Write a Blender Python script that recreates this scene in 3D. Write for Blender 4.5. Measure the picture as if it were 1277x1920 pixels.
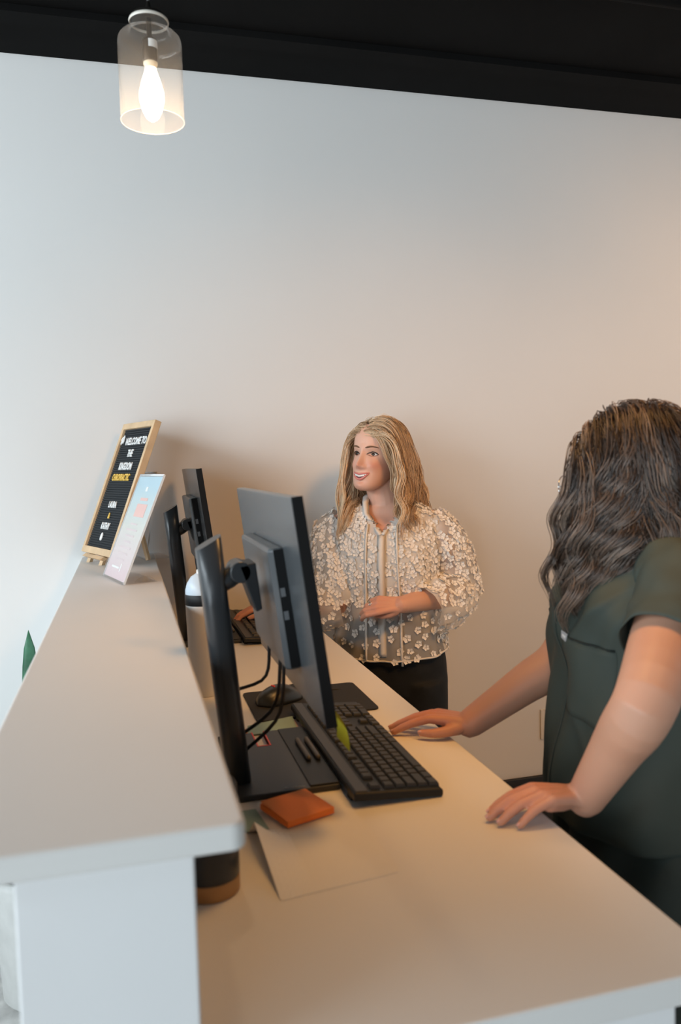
import bpy, bmesh, math, random
import numpy as np
from mathutils import Vector, Matrix, Euler
from mathutils.bvhtree import BVHTree
for o in list(bpy.data.objects): bpy.data.objects.remove(o)
random.seed(7); rng = np.random.default_rng(7)
S = bpy.context.scene; COL = S.collection
R = math.radians

# ------------------------------------------------------------------ camera
cam_d = bpy.data.cameras.new('camera'); cam = bpy.data.objects.new('camera', cam_d); COL.objects.link(cam)
yaw, pitch, roll = R(14.9), R(3.5), R(1.57)
fw = Vector((math.sin(yaw)*math.cos(pitch), math.cos(yaw)*math.cos(pitch), -math.sin(pitch)))
rt0 = Vector((math.cos(yaw), -math.sin(yaw), 0)); up0 = rt0.cross(fw)
rt = math.cos(roll)*rt0 - math.sin(roll)*up0; up = math.sin(roll)*rt0 + math.cos(roll)*up0
mw = Matrix((rt, up, -fw)).transposed().to_4x4(); mw.translation = (0, 0, 1.52); cam.matrix_world = mw
cam_d.sensor_fit = 'VERTICAL'; cam_d.sensor_height = 36; cam_d.lens = 1506/1920*36
cam_d.clip_start = .02
cam_d.dof.use_dof = True; cam_d.dof.focus_distance = 2.35; cam_d.dof.aperture_fstop = 4.5
S.camera = cam

# ------------------------------------------------------------------ world, lights, exposure
w = bpy.data.worlds.new('world'); S.world = w; w.use_nodes = True
bg = w.node_tree.nodes['Background']; bg.inputs[0].default_value = (.74, .86, 1, 1); bg.inputs[1].default_value = .07
def area(name, loc, target, sx, sy, power, color):
    d = bpy.data.lights.new(name, 'AREA'); d.shape = 'RECTANGLE'; d.size = sx; d.size_y = sy; d.energy = power; d.color = color
    o = bpy.data.objects.new(name, d); COL.objects.link(o); o.location = loc
    o.rotation_euler = (Vector(target)-Vector(loc)).to_track_quat('-Z', 'Y').to_euler(); return o
area('window_daylight', (-4.6, .2, 1.9), (0, 1.7, 1.4), 4.2, 1.7, 80, (.82, .93, 1))
area('ledge_daylight_fill', (-2.7, .9, 2.5), (0, 1.3, 1.24), 3.4, .5, 62, (.82, .93, 1))  # added daylight fill for the ledge top, no window known there
area('front_window_daylight', (-2.9, -2.6, 1.45), (0.1, 1.4, 1.2), 3.0, 2.2, 128, (.82, .93, 1))
area('warm_lamp', (2.3, 1.5, 2.35), (2.2, 2.735, 1.6), .5, .5, 3.6, (1, .50, .17)).data.spread = R(130)
area('warm_spot', (1.1, .4, 2.7), (.8, 2.735, .55), .35, .35, 5.2, (1, .46, .12)).data.spread = R(75)
area('warm_downlight', (.50, 1.15, 2.75), (.48, 1.15, 0), .35, .35, 2.3, (1, .50, .15)).data.spread = R(80)
S.view_settings.view_transform = 'Standard'; S.view_settings.look = 'None'
S.view_settings.gamma = 1; S.view_settings.use_curve_mapping = False; S.view_settings.exposure = 0

# ------------------------------------------------------------------ materials
def mat(name, col, rough=.5, metal=0, var=0, scale=30, bump=0, bscale=200, spec=.5, **k):
    m = bpy.data.materials.new(name); m.use_nodes = True; nt = m.node_tree; b = nt.nodes['Principled BSDF']
    b.inputs['Base Color'].default_value = (*col, 1); b.inputs['Roughness'].default_value = rough
    b.inputs['Metallic'].default_value = metal; b.inputs['Specular IOR Level'].default_value = spec
    for kk, v in k.items(): b.inputs[kk.replace('_', ' ')].default_value = v
    tc = nt.nodes.new('ShaderNodeTexCoord')
    if var:
        n = nt.nodes.new('ShaderNodeTexNoise'); n.inputs['Scale'].default_value = scale; n.inputs['Detail'].default_value = 5
        nt.links.new(tc.outputs['Object'], n.inputs['Vector'])
        r = nt.nodes.new('ShaderNodeValToRGB'); r.color_ramp.elements[0].position = .3; r.color_ramp.elements[1].position = .7
        r.color_ramp.elements[0].color = (*[c*(1-var) for c in col], 1); r.color_ramp.elements[1].color = (*[min(1, c*(1+var)) for c in col], 1)
        nt.links.new(n.outputs['Fac'], r.inputs['Fac']); nt.links.new(r.outputs['Color'], b.inputs['Base Color'])
    if bump:
        n = nt.nodes.new('ShaderNodeTexNoise'); n.inputs['Scale'].default_value = bscale; n.inputs['Detail'].default_value = 4
        nt.links.new(tc.outputs['Object'], n.inputs['Vector'])
        bp = nt.nodes.new('ShaderNodeBump'); bp.inputs['Strength'].default_value = bump; bp.inputs['Distance'].default_value = .002
        nt.links.new(n.outputs['Fac'], bp.inputs['Height']); nt.links.new(bp.outputs['Normal'], b.inputs['Normal'])
    return m
def emis(name, col, s):
    m = bpy.data.materials.new(name); m.use_nodes = True; b = m.node_tree.nodes['Principled BSDF']
    b.inputs['Emission Color'].default_value = (*col, 1); b.inputs['Emission Strength'].default_value = s
    b.inputs['Base Color'].default_value = (*col, 1); return m
def seethrough(name, col, alpha, rough=.1, gloss=True, fres=.45):
    """thin clear sheet: transparent body, fresnel reflection, a little haze"""
    m = bpy.data.materials.new(name); m.use_nodes = True; nt = m.node_tree; nt.nodes.clear()
    out = nt.nodes.new('ShaderNodeOutputMaterial'); tr = nt.nodes.new('ShaderNodeBsdfTransparent'); tr.inputs[0].default_value = (.99, .99, .99, 1)
    df = nt.nodes.new('ShaderNodeBsdfTranslucent'); d2 = nt.nodes.new('ShaderNodeBsdfDiffuse'); ad = nt.nodes.new('ShaderNodeMixShader')
    df.inputs[0].default_value = d2.inputs[0].default_value = (*col, 1)
    nt.links.new(df.outputs[0], ad.inputs[1]); nt.links.new(d2.outputs[0], ad.inputs[2])
    ad.inputs[0].default_value = .5 if gloss else .85
    mx = nt.nodes.new('ShaderNodeMixShader'); mx.inputs[0].default_value = alpha
    nt.links.new(tr.outputs[0], mx.inputs[1]); nt.links.new(ad.outputs[0], mx.inputs[2]); last = mx
    if gloss:
        g = nt.nodes.new('ShaderNodeBsdfGlossy'); g.inputs['Roughness'].default_value = rough
        lw = nt.nodes.new('ShaderNodeLayerWeight'); pw = nt.nodes.new('ShaderNodeMath'); pw.operation = 'POWER'; pw.inputs[1].default_value = 4.5
        f = nt.nodes.new('ShaderNodeMath'); f.operation = 'MULTIPLY_ADD'; f.inputs[1].default_value = fres; f.inputs[2].default_value = .02
        nt.links.new(lw.outputs['Facing'], pw.inputs[0]); nt.links.new(pw.outputs[0], f.inputs[0])
        m2 = nt.nodes.new('ShaderNodeMixShader'); nt.links.new(f.outputs[0], m2.inputs[0])
        nt.links.new(mx.outputs[0], m2.inputs[1]); nt.links.new(g.outputs[0], m2.inputs[2]); last = m2
    nt.links.new(last.outputs[0], out.inputs[0]); return m

M = dict(
 wall=mat('wall_paint', (.78, .775, .76), .85, var=.012, scale=2, bump=.05, bscale=400, spec=.2),
 ceiling=mat('ceiling_black', (.006, .006, .006), .85, var=.2, scale=3, spec=.1),
 floor=mat('concrete', (.52, .51, .49), .6, var=.25, scale=14, bump=.3, bscale=60),
 base=mat('baseboard_black', (.015, .015, .017), .5),
 lam=mat('white_laminate', (.74, .725, .70), .5, var=.01, scale=5, spec=.35),
 white=mat('white_paint', (.80, .80, .80), .55, var=.01, scale=6),
 blk=mat('black_plastic', (.013, .0155, .018), .45, bump=.08, bscale=900, spec=.3),
 blkgl=mat('black_satin', (.024, .028, .032), .3),
 dark=mat('dark_grey_plastic', (.032, .036, .040), .45, bump=.05, bscale=900),
 back=mat('monitor_back', (.070, .078, .084), .26, bump=.03, bscale=1200),
 key=mat('key_black', (.030, .034, .039), .5, spec=.35),
 screen=mat('screen_glass', (.01, .012, .015), .12),
 legend=mat('grey_print', (.35, .36, .37), .5),
 legend2=mat('port_grey', (.12, .13, .14), .4),
 bezel=mat('shaded_bezel_black', (.010, .011, .012), .75, spec=.12),  # darker, duller copy of the monitor plastic; shade of near faces in its colour
 rubber=mat('cable_black', (.012, .012, .012), .5),
 pad=mat('mouse_mat_cloth', (.016, .016, .017), .8, bump=.2, bscale=1500),
 red=mat('red_lining', (.75, .06, .05), .45),
 wood=mat('pale_pine', (.66, .46, .27), .55, var=.12, scale=22, bump=.1, bscale=90),
 wood2=mat('bamboo_base', (.45, .22, .075), .5, var=.15, scale=25),
 felt=mat('black_felt', (.032, .035, .038), .9, bump=.3, bscale=900, spec=.2),
 letter=mat('white_letter', (.88, .88, .87), .4),
 gold=mat('yellow_letter', (.86, .55, .10), .4),
 acr=seethrough('clear_acrylic', (.85, .87, .9), .06, .05, fres=.35),
 glass=seethrough('clear_glass', (.95, .90, .84), .075, .05, fres=.5),
 acrs=mat('acrylic_side', (.74, .77, .79), .25),
 orange=mat('orange_note', (1, .27, .05), .7, var=.04, scale=12),
 teal=mat('teal_note', (.25, .37, .33), .7, var=.06, scale=15),
 yellow=mat('yellow_note', (.62, .60, .03), .7),
 pink=mat('pale_pink_note', (.62, .46, .42), .7),
 paper=mat('cream_paper', (.745, .73, .705), .75, var=.015, scale=8),
 tumb=mat('tumbler_white', (.74, .73, .71), .4, var=.01, scale=6),
 tumbl=mat('tumbler_lid', (.55, .66, .76), .3),
 leaf=mat('leaf_green', (.045, .16, .085), .4, var=.35, scale=25),
 pot=mat('grey_planter', (.55, .55, .53), .7, var=.06, scale=20),
 soil=mat('soil', (.05, .035, .025), .95, bump=1, bscale=80),
 plate=mat('outlet_plate', (.78, .74, .66), .4),
 metal=mat('silver', (.8, .8, .8), .22, 1),
 brass=mat('lamp_socket_bronze', (.06, .04, .025), .35, .6),
 cord=mat('cord_grey', (.10, .10, .095), .6),
 bulb=emis('bulb_glow', (1, .80, .56), 9),
 sticker=mat('white_sticker', (.8, .8, .78), .5),
)

# ------------------------------------------------------------------ mesh helpers
class MB:
    def __init__(s): s.v = []; s.f = []; s.m = []
    def add(s, vs, fs, mi=0):
        b = len(s.v); s.v += [tuple(map(float, p)) for p in vs]; s.f += [tuple(i+b for i in f) for f in fs]; s.m += [mi]*len(fs); return s
    def box(s, x0, x1, y0, y1, z0, z1, mi=0, M4=None):
        vs = [(x, y, z) for z in (z0, z1) for y in (y0, y1) for x in (x0, x1)]
        if M4 is not None: vs = [M4 @ Vector(p) for p in vs]
        return s.add(vs, [(0, 2, 3, 1), (4, 5, 7, 6), (0, 1, 5, 4), (2, 6, 7, 3), (0, 4, 6, 2), (1, 3, 7, 5)], mi)
    def loft(s, rings, cap0=True, cap1=True, mi=0, closed=True):
        n = len(rings[0]); b = len(s.v)
        for r in rings: s.v += [tuple(map(float, p)) for p in r]
        for k in range(len(rings)-1):
            for i in range(n if closed else n-1):
                j = (i+1) % n; s.f.append((b+k*n+i, b+k*n+j, b+(k+1)*n+j, b+(k+1)*n+i)); s.m.append(mi)
        if cap0: s.f.append(tuple(b+i for i in reversed(range(n)))); s.m.append(mi)
        if cap1: s.f.append(tuple(b+(len(rings)-1)*n+i for i in range(n))); s.m.append(mi)
        return s
    def tube(s, pts, rad, n=12, caps=True, mi=0, flat=None, dome=True):
        """swept circle (or ellipse: flat=(a,b,refvector)) with per point radius and domed ends"""
        P = [Vector(p) for p in pts]; r = list(rad) if hasattr(rad, '__len__') else [rad]*len(P)
        if dome and caps:
            t0 = (P[0]-P[1]).normalized(); t1 = (P[-1]-P[-2]).normalized()
            P = [P[0]+t0*r[0]*.95, P[0]+t0*r[0]*.6]+P+[P[-1]+t1*r[-1]*.6, P[-1]+t1*r[-1]*.95]; r = [r[0]*.3, r[0]*.8]+r+[r[-1]*.8, r[-1]*.3]
        ref = Vector(flat[2]) if flat else None; rings = []; prev = None
        for i, p in enumerate(P):
            t = (P[min(i+1, len(P)-1)]-P[max(i-1, 0)]).normalized()
            if ref is not None: a = ref-t*ref.dot(t)
            elif prev is None: a = t.orthogonal()
            else: a = prev-t*prev.dot(t)
            a.normalize(); prev = a; c = t.cross(a); ka, kb = (flat[0], flat[1]) if flat else (1, 1)
            rings.append([p+a*math.cos(2*math.pi*k/n)*r[i]*ka+c*math.sin(2*math.pi*k/n)*r[i]*kb for k in range(n)])
        return s.loft(rings, caps, caps, mi)
    def lathe(s, prof, c=(0, 0, 0), n=32, mi=0, cap0=False, cap1=False):
        return s.loft([[(c[0]+r*math.cos(2*math.pi*k/n), c[1]+r*math.sin(2*math.pi*k/n), c[2]+z) for k in range(n)] for r, z in prof], cap0, cap1, mi)
    def mesh(s, name):
        me = bpy.data.meshes.new(name); me.from_pydata(s.v, [], s.f); me.polygons.foreach_set('material_index', s.m); me.update(); return me
    def build(s, name, mats, parent=None, smooth=False, bevel=0, auto=None):
        return obj(name, s.mesh(name), mats, parent, smooth, bevel)
def obj(name, me, mats, parent=None, smooth=False, bevel=0):
    o = bpy.data.objects.new(name, me); COL.objects.link(o)
    for m in (mats if isinstance(mats, (list, tuple)) else [mats]): me.materials.append(m)
    if smooth: me.polygons.foreach_set('use_smooth', [True]*len(me.polygons))
    if bevel:
        b = o.modifiers.new('bevel', 'BEVEL'); b.width = bevel; b.segments = 3; b.limit_method = 'ANGLE'; b.angle_limit = R(40)
    if parent: o.parent = parent
    return o
def tag(o, label, cat, group=None, kind=None):
    o['label'] = label; o['category'] = cat
    if group: o['group'] = group
    if kind: o['kind'] = kind
    return o
def empty(name, label, cat, loc=(0, 0, 0), rz=0, group=None):
    o = bpy.data.objects.new(name, None); o.empty_display_size = .05; COL.objects.link(o); o.location = loc; o.rotation_euler = (0, 0, rz)
    return tag(o, label, cat, group)
def struct(o): o['kind'] = 'structure'; return o
def curve_pts(ctrl, n=24):
    """catmull-rom through control points"""
    P = [Vector(p) for p in ctrl]; P = [2*P[0]-P[1]]+P+[2*P[-1]-P[-2]]; out = []; m = len(P)-3
    for i in range(n):
        u = i/(n-1)*m; k = min(int(u), m-1); t = u-k; a, b, c, d = P[k:k+4]
        out.append(.5*((2*b)+(c-a)*t+(2*a-5*b+4*c-d)*t*t+(3*b-a-3*c+d)*t**3))
    return out
def copy_tree(o, parent=None):
    c = o.copy(); COL.objects.link(c); c.parent = parent
    for ch in list(o.children): copy_tree(ch, c)
    return c

# ------------------------------------------------------------------ the room
WY, CZ = 2.735, 2.812
b = MB().box(-5.6, 3.2, WY, WY+.12, 0, CZ+.2); struct(b.build('wall_back', M['wall']))
b = MB().box(2.75, 2.87, -4, WY, 0, CZ+.2); struct(b.build('wall_right', M['wall']))
b = MB().box(-5.6, 3.2, -4, WY, -.1, 0); struct(b.build('floor', M['floor']))
b = MB().box(-5.6, 3.2, -4, WY, CZ, CZ+.1); ceil = struct(b.build('ceiling', M['ceiling']))
b = MB().tube([(-4, 2.0, CZ-.03), (3.2, 2.0, CZ-.03)], .018, 12, dome=False); b.build('conduit', M['ceiling'], ceil, True)
b = MB().box(-4, 3.2, 2.45, 2.52, CZ-.02, CZ+.005); b.build('ceiling_batten', M['ceiling'], ceil)
b = MB().box(.6, 2.75, WY-.016, WY, 0, .300); struct(b.build('baseboard_back', M['base'], bevel=.003))
op = empty('wall_outlet', 'cream wall outlet plate low on the white wall behind the person in green scrubs', 'outlet', (1.535, WY, .497))
MB().box(-.037, .037, -.006, 0, -.058, .058).build('cover_plate', M['plate'], op, bevel=.002)
for dz in (-.022, .022):
    so = MB().box(-.016, .016, -.009, -.005, dz-.014, dz+.014).build('socket', M['plate'], op, bevel=.003)
    MB().box(-.008, -.005, -.0095, -.0085, dz-.005, dz+.006).box(.005, .008, -.0095, -.0085, dz-.005, dz+.006).build('slot', M['blk'], so)

# ------------------------------------------------------------------ reception counter
LZ, DZ = 1.237, 1.02
def rounded_slab(x0, x1, y0, y1, z0, z1, r=.012, seg=5):
    o = []
    for cx, cy, a0 in ((x1-r, y1-r, 0), (x0+r, y1-r, 90), (x0+r, y0+r, 180), (x1-r, y0+r, 270)):
        for k in range(seg+1): a = R(a0+90*k/seg); o.append((cx+r*math.cos(a), cy+r*math.sin(a)))
    return MB().loft([[(x, y, z) for x, y in o] for z in (z0, z1)])
led = empty('raised_counter', 'raised white counter ledge on a white half wall running to the back wall', 'counter', (0, .62, 0))
def loc_(o, p): o.location = -Vector(p.location); return o
loc_(rounded_slab(-.148, .0815, .622, WY-.001, LZ-.023, LZ).build('ledge_top', M['lam'], led, bevel=.004), led)
loc_(MB().box(-.0965, .041, .645, WY-.001, 0, LZ-.023).build('half_wall', M['white'], led, bevel=.002), led)
dk = empty('reception_desk', 'long white reception desk with a laminate top and white end panel beside the raised ledge', 'desk', (.3, .64, 0))
loc_(rounded_slab(.0415, .549, .634, WY-.05, DZ-.030, DZ, .008).build('worktop', M['lam'], dk, bevel=.003), dk)
loc_(MB().box(.0415, .4905, .638, .66, 0, DZ-.030).build('end_panel', M['white'], dk, bevel=.002), dk)
loc_(MB().box(.0415, .36, WY-.08, WY-.055, 0, DZ-.030).build('far_panel', M['white'], dk, bevel=.002), dk)
loc_(MB().box(.20, .22, .66, WY-.08, .2, DZ-.030).build('modesty_panel', mat('dark_brown_panel', (.05, .032, .022), .6, var=.2, scale=15), dk), dk)

# ------------------------------------------------------------------ pendant lamp
px_, py_ = .076, 1.55
pn = empty('pendant_lamp', 'clear glass cylinder pendant lamp with a glowing filament bulb hanging near the ceiling', 'lamp', (px_, py_, 2.155))
H = .153
MB().lathe([(.0570, 0), (.0575, .05), (.0575, H-.016), (.0555, H-.007), (.050, H-.001), (.043, H), (.0365, H+.002), (.0345, H+.008), (.034, H+.022)], n=56).build('glass_shade', M['glass'], pn, True)
MB().tube([(.0570*math.cos(a*math.pi/32), .0570*math.sin(a*math.pi/32), 0) for a in range(65)], .0006, 6, dome=False).build('shade_rim', seethrough('glass_rim', (.95, .9, .85), .45, .05), pn, True)
MB().lathe([(.0352, H+.021), (.0362, H+.024), (.0352, H+.027), (.0335, H+.027), (.0335, H+.022)], n=40).build('collar_rim', mat('rim_glint', (.75, .70, .62), .25), pn, True)
MB().lathe([(.034, H+.024), (.030, H+.034), (.018, H+.040), (.006, H+.042), (.0025, H+.06)], n=32, cap1=True).build('cap', mat('lamp_cap_dark', (.03, .026, .022), .4, .5), pn, True)
sk = MB().lathe([(.0045, H+.03), (.0048, H-.005), (.012, H-.007), (.0135, H-.012), (.0135, .108), (.0125, .104)], n=28, cap1=True).build('socket', M['brass'], pn, True)
MB().lathe([(.01365, .128), (.01365, .142)], n=28).build('sticker', M['sticker'], sk)
bm_ = bmesh.new(); bm_.from_mesh(pn.children[-1].children[0].data if pn.children[-1].children else sk.children[0].data)
for f in [f for f in bm_.faces if not (f.calc_center_median().y < .002 and f.calc_center_median().x > -.003)]: bm_.faces.remove(f)
bm_.to_mesh(sk.children[0].data); bm_.free()
MB().lathe([(.0125, .106), (.0130, .102), (.011, .098), (.010, .094)], n=24).build('lit_socket_ring', mat('socket_glow_ring', (.85, .70, .5), .5), pn, True)  # pale ring, bulb glow on the socket mouth put into its colour
MB().lathe([(.0095, .097), (.0115, .088), (.0175, .070), (.0225, .050), (.0225, .038), (.0180, .020), (.0110, .006), (.004, .001), (.0004, .0)], n=32).build('bulb', M['bulb'], pn, True)
MB().tube([(0, 0, H+.05), (.0003, 0, .4), (0, 0, CZ-2.155)], .0022, 8, dome=False).build('cord', M['cord'], pn, True)
MB().lathe([(.06, CZ-2.155), (.06, CZ-2.155-.012), (.05, CZ-2.155-.02), (.003, CZ-2.155-.022)], n=32).build('ceiling_canopy', M['blk'], pn, True)
pl = bpy.data.lights.new('bulb_light', 'POINT'); pl.energy = 2.6; pl.color = (1, .66, .36); pl.shadow_soft_size = .02
plo = bpy.data.objects.new('bulb_light', pl); COL.objects.link(plo); plo.location = (px_, py_, 2.155+.0)

# ------------------------------------------------------------------ letter board on a small easel
def frame_matrix(origin, a, b):
    """axes: x along width, y = outward back (away from the reader), z up the leaning face"""
    u = Vector((math.cos(a), math.sin(a), 0)); n = Vector((math.sin(a), -math.cos(a), 0))
    upv = math.cos(b)*Vector((0, 0, 1))-math.sin(b)*n; nb = -(math.cos(b)*n+math.sin(b)*Vector((0, 0, 1)))
    m = Matrix((u, nb, upv)).transposed().to_4x4(); m.translation = origin; return m
lb = empty('letter_board', 'black felt letter board in a pale pine frame leaning on a mini easel', 'letter board')
BW, BH, BT = .258, .424, .021
lb.matrix_world = frame_matrix(Vector((-.1435, 2.62, 1.268)), R(-69.4), R(21.4))
fr = .015
for x0, x1, z0, z1 in ((0, fr, 0, BH), (BW-fr, BW, 0, BH), (fr, BW-fr, 0, fr+.006), (fr, BW-fr, BH-fr-.004, BH)):
    MB().box(x0, x1, 0, BT, z0, z1).build('frame_rail', M['wood'], lb, bevel=.0015)
MB().box(fr, BW-fr, .011, .017, fr, BH-fr).build('backing', M['felt'], lb)
sl = MB(); zz = fr+.007
while zz < BH-fr-.006: sl.box(fr+.0005, BW-fr-.0005, .0075, .0115, zz, zz+.0052); zz += .0074
o = sl.build('felt_ridges', M['felt'], lb, bevel=0); o['kind'] = 'stuff'
def text_part(name, txt, x, z, size, m, parent, y=.0055, sx=.62, depth=.0012, align='CENTER'):
    c = bpy.data.curves.new(name, 'FONT'); c.body = txt; c.size = size; c.align_x = align; c.extrude = depth; c.offset = size*.018; c.resolution_u = 3
    t = bpy.data.objects.new(name, c); COL.objects.link(t)
    me = bpy.data.meshes.new_from_object(t.evaluated_get(bpy.context.evaluated_depsgraph_get())); bpy.data.objects.remove(t)
    o = obj(name, me, m, parent); o.scale = (sx, 1, 1); o.rotation_euler = (R(90), 0, 0); o.location = (x, y, z); return o
cx_ = BW*.5
text_part('lettering', 'WELCOME TO', cx_+.014, .352, .033, M['letter'], lb, sx=.78)
text_part('lettering', 'THE', cx_, .312, .033, M['letter'], lb, sx=.70)
text_part('lettering', 'KINGDOM', cx_-.004, .270, .033, M['letter'], lb, sx=.66)
text_part('lettering', 'CHIROPRACTIC', cx_-.012, .235, .030, M['gold'], lb, sx=.66)['label'] = 'yellow lettering row'
text_part('lettering', 'LAURA', cx_-.004, .148, .029, M['letter'], lb, sx=.70)
text_part('lettering', '&', cx_-.004, .114, .026, M['gold'], lb, sx=.75)['label'] = 'yellow ampersand'
text_part('lettering', 'KATHY', cx_-.006, .080, .029, M['letter'], lb, sx=.72)
for (x, z, rx, rz, nm, ang) in ((cx_-.010, .056, .0085, .0125, 'oval_charm', 0), (.026, .366, .0055, .012, 'tulip_charm', .5), (.034, .372, .0055, .014, 'tulip_charm', -.1), (.022, .374, .0045, .009, 'tulip_charm', .9)):
    MB().loft([[(x+rx*math.cos(k*math.pi/10)*math.cos(ang)+rz*math.sin(k*math.pi/10)*math.sin(ang), y, z-rx*math.cos(k*math.pi/10)*math.sin(ang)+rz*math.sin(k*math.pi/10)*math.cos(ang)) for k in range(20)] for y in (.0045, .007)]).build(nm, M['letter'], lb)
# easel: shelf, two front legs, one prop leg
ez = empty('mini_easel', 'small pine tabletop easel under the letter board', 'easel', (-.10, 2.42, LZ))
def wbar(p0, p1, t=.007, wd=.011, ref=(0, 1, 0), name='leg', parent=ez):
    p0, p1 = Vector(p0)-ez.location, Vector(p1)-ez.location
    return MB().tube([p0, p1], t, 4, flat=(1, wd/t, ref), dome=False).build(name, M['wood'], parent, bevel=.001)
q = lb.matrix_world
def bw(x, y, z): return q @ Vector((x, y, z))
for xx in (.055, .165):
    wbar(bw(xx, BT+.008, .30), bw(xx, BT-.004, -.0345), .0065, .009)
wbar(bw(.04, .006, -.008), bw(.20, .006, -.008), .007, .013, ref=(0, 0, 1), name='shelf')
wbar(bw(.11, BT+.008, .25), (.056, 2.48, LZ+.006), .005, .008, name='prop_leg')
wbar(bw(.05, BT+.010, .22), bw(.17, BT+.010, .22), .005, .008, ref=(0, 0, 1), name='crossbar')

# ------------------------------------------------------------------ acrylic sign holders
def flyer_material():
    m = bpy.data.materials.new('pastel_print'); m.use_nodes = True; nt = m.node_tree; b = nt.nodes['Principled BSDF']; b.inputs['Roughness'].default_value = .35
    tc = nt.nodes.new('ShaderNodeTexCoord'); sp = nt.nodes.new('ShaderNodeSeparateXYZ'); nt.links.new(tc.outputs['Generated'], sp.inputs[0])
    n = nt.nodes.new('ShaderNodeTexNoise'); n.inputs['Scale'].default_value = 4; nt.links.new(tc.outputs['Generated'], n.inputs['Vector'])
    a = nt.nodes.new('ShaderNodeMath'); a.operation = 'MULTIPLY_ADD'; a.inputs[1].default_value = .18; nt.links.new(n.outputs['Fac'], a.inputs[0]); nt.links.new(sp.outputs['Z'], a.inputs[2])
    r = nt.nodes.new('ShaderNodeValToRGB'); e = r.color_ramp.elements
    e[0].position = .12; e[0].color = (.80, .60, .62, 1); e[1].position = 1; e[1].color = (.48, .70, .80, 1)
    for p, c in ((.35, (.80, .68, .66, 1)), (.6, (.74, .73, .66, 1)), (.82, (.60, .73, .74, 1))): k = e.new(p); k.color = c
    nt.links.new(a.outputs[0], r.inputs[0]); nt.links.new(r.outputs[0], b.inputs['Base Color']); return m
M['flyer'] = flyer_material(); M['flyer2'] = mat('flyer_brown', (.42, .36, .33), .4, var=.25, scale=9)
M['coral'] = mat('coral_print', (.85, .52, .46), .45); M['faint'] = mat('faint_print', (.72, .60, .60), .5); M['whitepr'] = mat('white_print', (.86, .86, .84), .45)
def sign_holder(BL, BR, lean, h, label, paper):
    BL, BR = Vector(BL), Vector(BR); d = (BR-BL); wd = d.length; a = math.atan2(d.y, d.x)
    e = empty('sign_holder', label, 'sign holder'); e.matrix_world = frame_matrix(BL+Vector((0, 0, .003)), a, lean)
    MB().box(0, wd, 0, .0016, 0, h).build('front_sheet', M['acr'], e)
    MB().box(0, wd, .0030, .0046, 0, h).build('back_sheet', M['acr'], e)
    MB().tube([(0, .0023, h), (wd, .0023, h)], .0028, 8, dome=False).build('top_fold', mat('acrylic_edge', (.78, .82, .85), .2), e, True)
    for xe in (0, wd): MB().box(xe-.0008, xe+.0008, 0, .005, 0, h).build('side_edge', M['acrs'], e)
    MB().box(.003, wd-.003, .0018, .0028, .004, h-.004).build('printed_sheet', paper, e)
    # foot folded back along the counter
    inv = e.matrix_world.inverted(); nrm = Vector((-math.sin(a), math.cos(a), 0)); P0 = BL+Vector((0, 0, .0012)); P1 = BR+Vector((0, 0, .0012)); fd = .085
    ring = [P0-nrm*.002, P1-nrm*.002, P1+nrm*fd, P0+nrm*fd]
    MB().loft([[inv @ (p+Vector((0, 0, dz))) for p in ring] for dz in (0, .0022)]).build('foot', M['acr'], e)
    return e
f1 = sign_holder((-.0690, 2.215, LZ), (-.0165, 2.009, LZ), R(23), .285, 'slanted clear holder with a pastel blue and pink flyer before the letter board', M['flyer'])
W1 = .2126
for (x0, x1, z0, z1, mm) in ((.075, .165, .170, .205, 'coral'), (.085, .15, .214, .222, 'coral'), (.10, .118, .240, .252, 'whitepr')):
    MB().box(x0, x1, .0009, .0017, z0, z1).build('print_block', M[mm], f1)
tl = MB()
for k in range(7):
    z = .148-.016*k; ww = .06+.02*((k*5) % 3); tl.box(.106-ww/2, .106+ww/2, .0010, .0017, z, z+.0045)
tl.build('print_lines', M['faint'], f1); MB().box(.13, .137, .0009, .0017, .024, .045).box(.05, .12, .0009, .0017, .030, .035).build('print_mark', M['whitepr'], f1)
sign_holder((.012, 2.70, LZ), (.0485, 2.535, LZ), R(10), .270, 'upright clear acrylic sign holder behind the letter board near the back wall', M['flyer2'])
e = empty('clear_tape_dispenser', 'small clear crumpled plastic piece on the ledge behind the flyer holder foot', 'plastic piece', (.035, 2.052, LZ))
MB().loft([[(x*k+.004*math.sin(i*3), y*k, z) for i, (x, y) in enumerate(((-.026, -.012), (.005, -.018), (.03, -.006), (.024, .014), (-.01, .018)))] for k, z in ((1, .0006), (.75, .008), (.35, .013))]).build('crumpled_sheet', M['acr'], e)
e.name = 'plastic_wrap'

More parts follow.
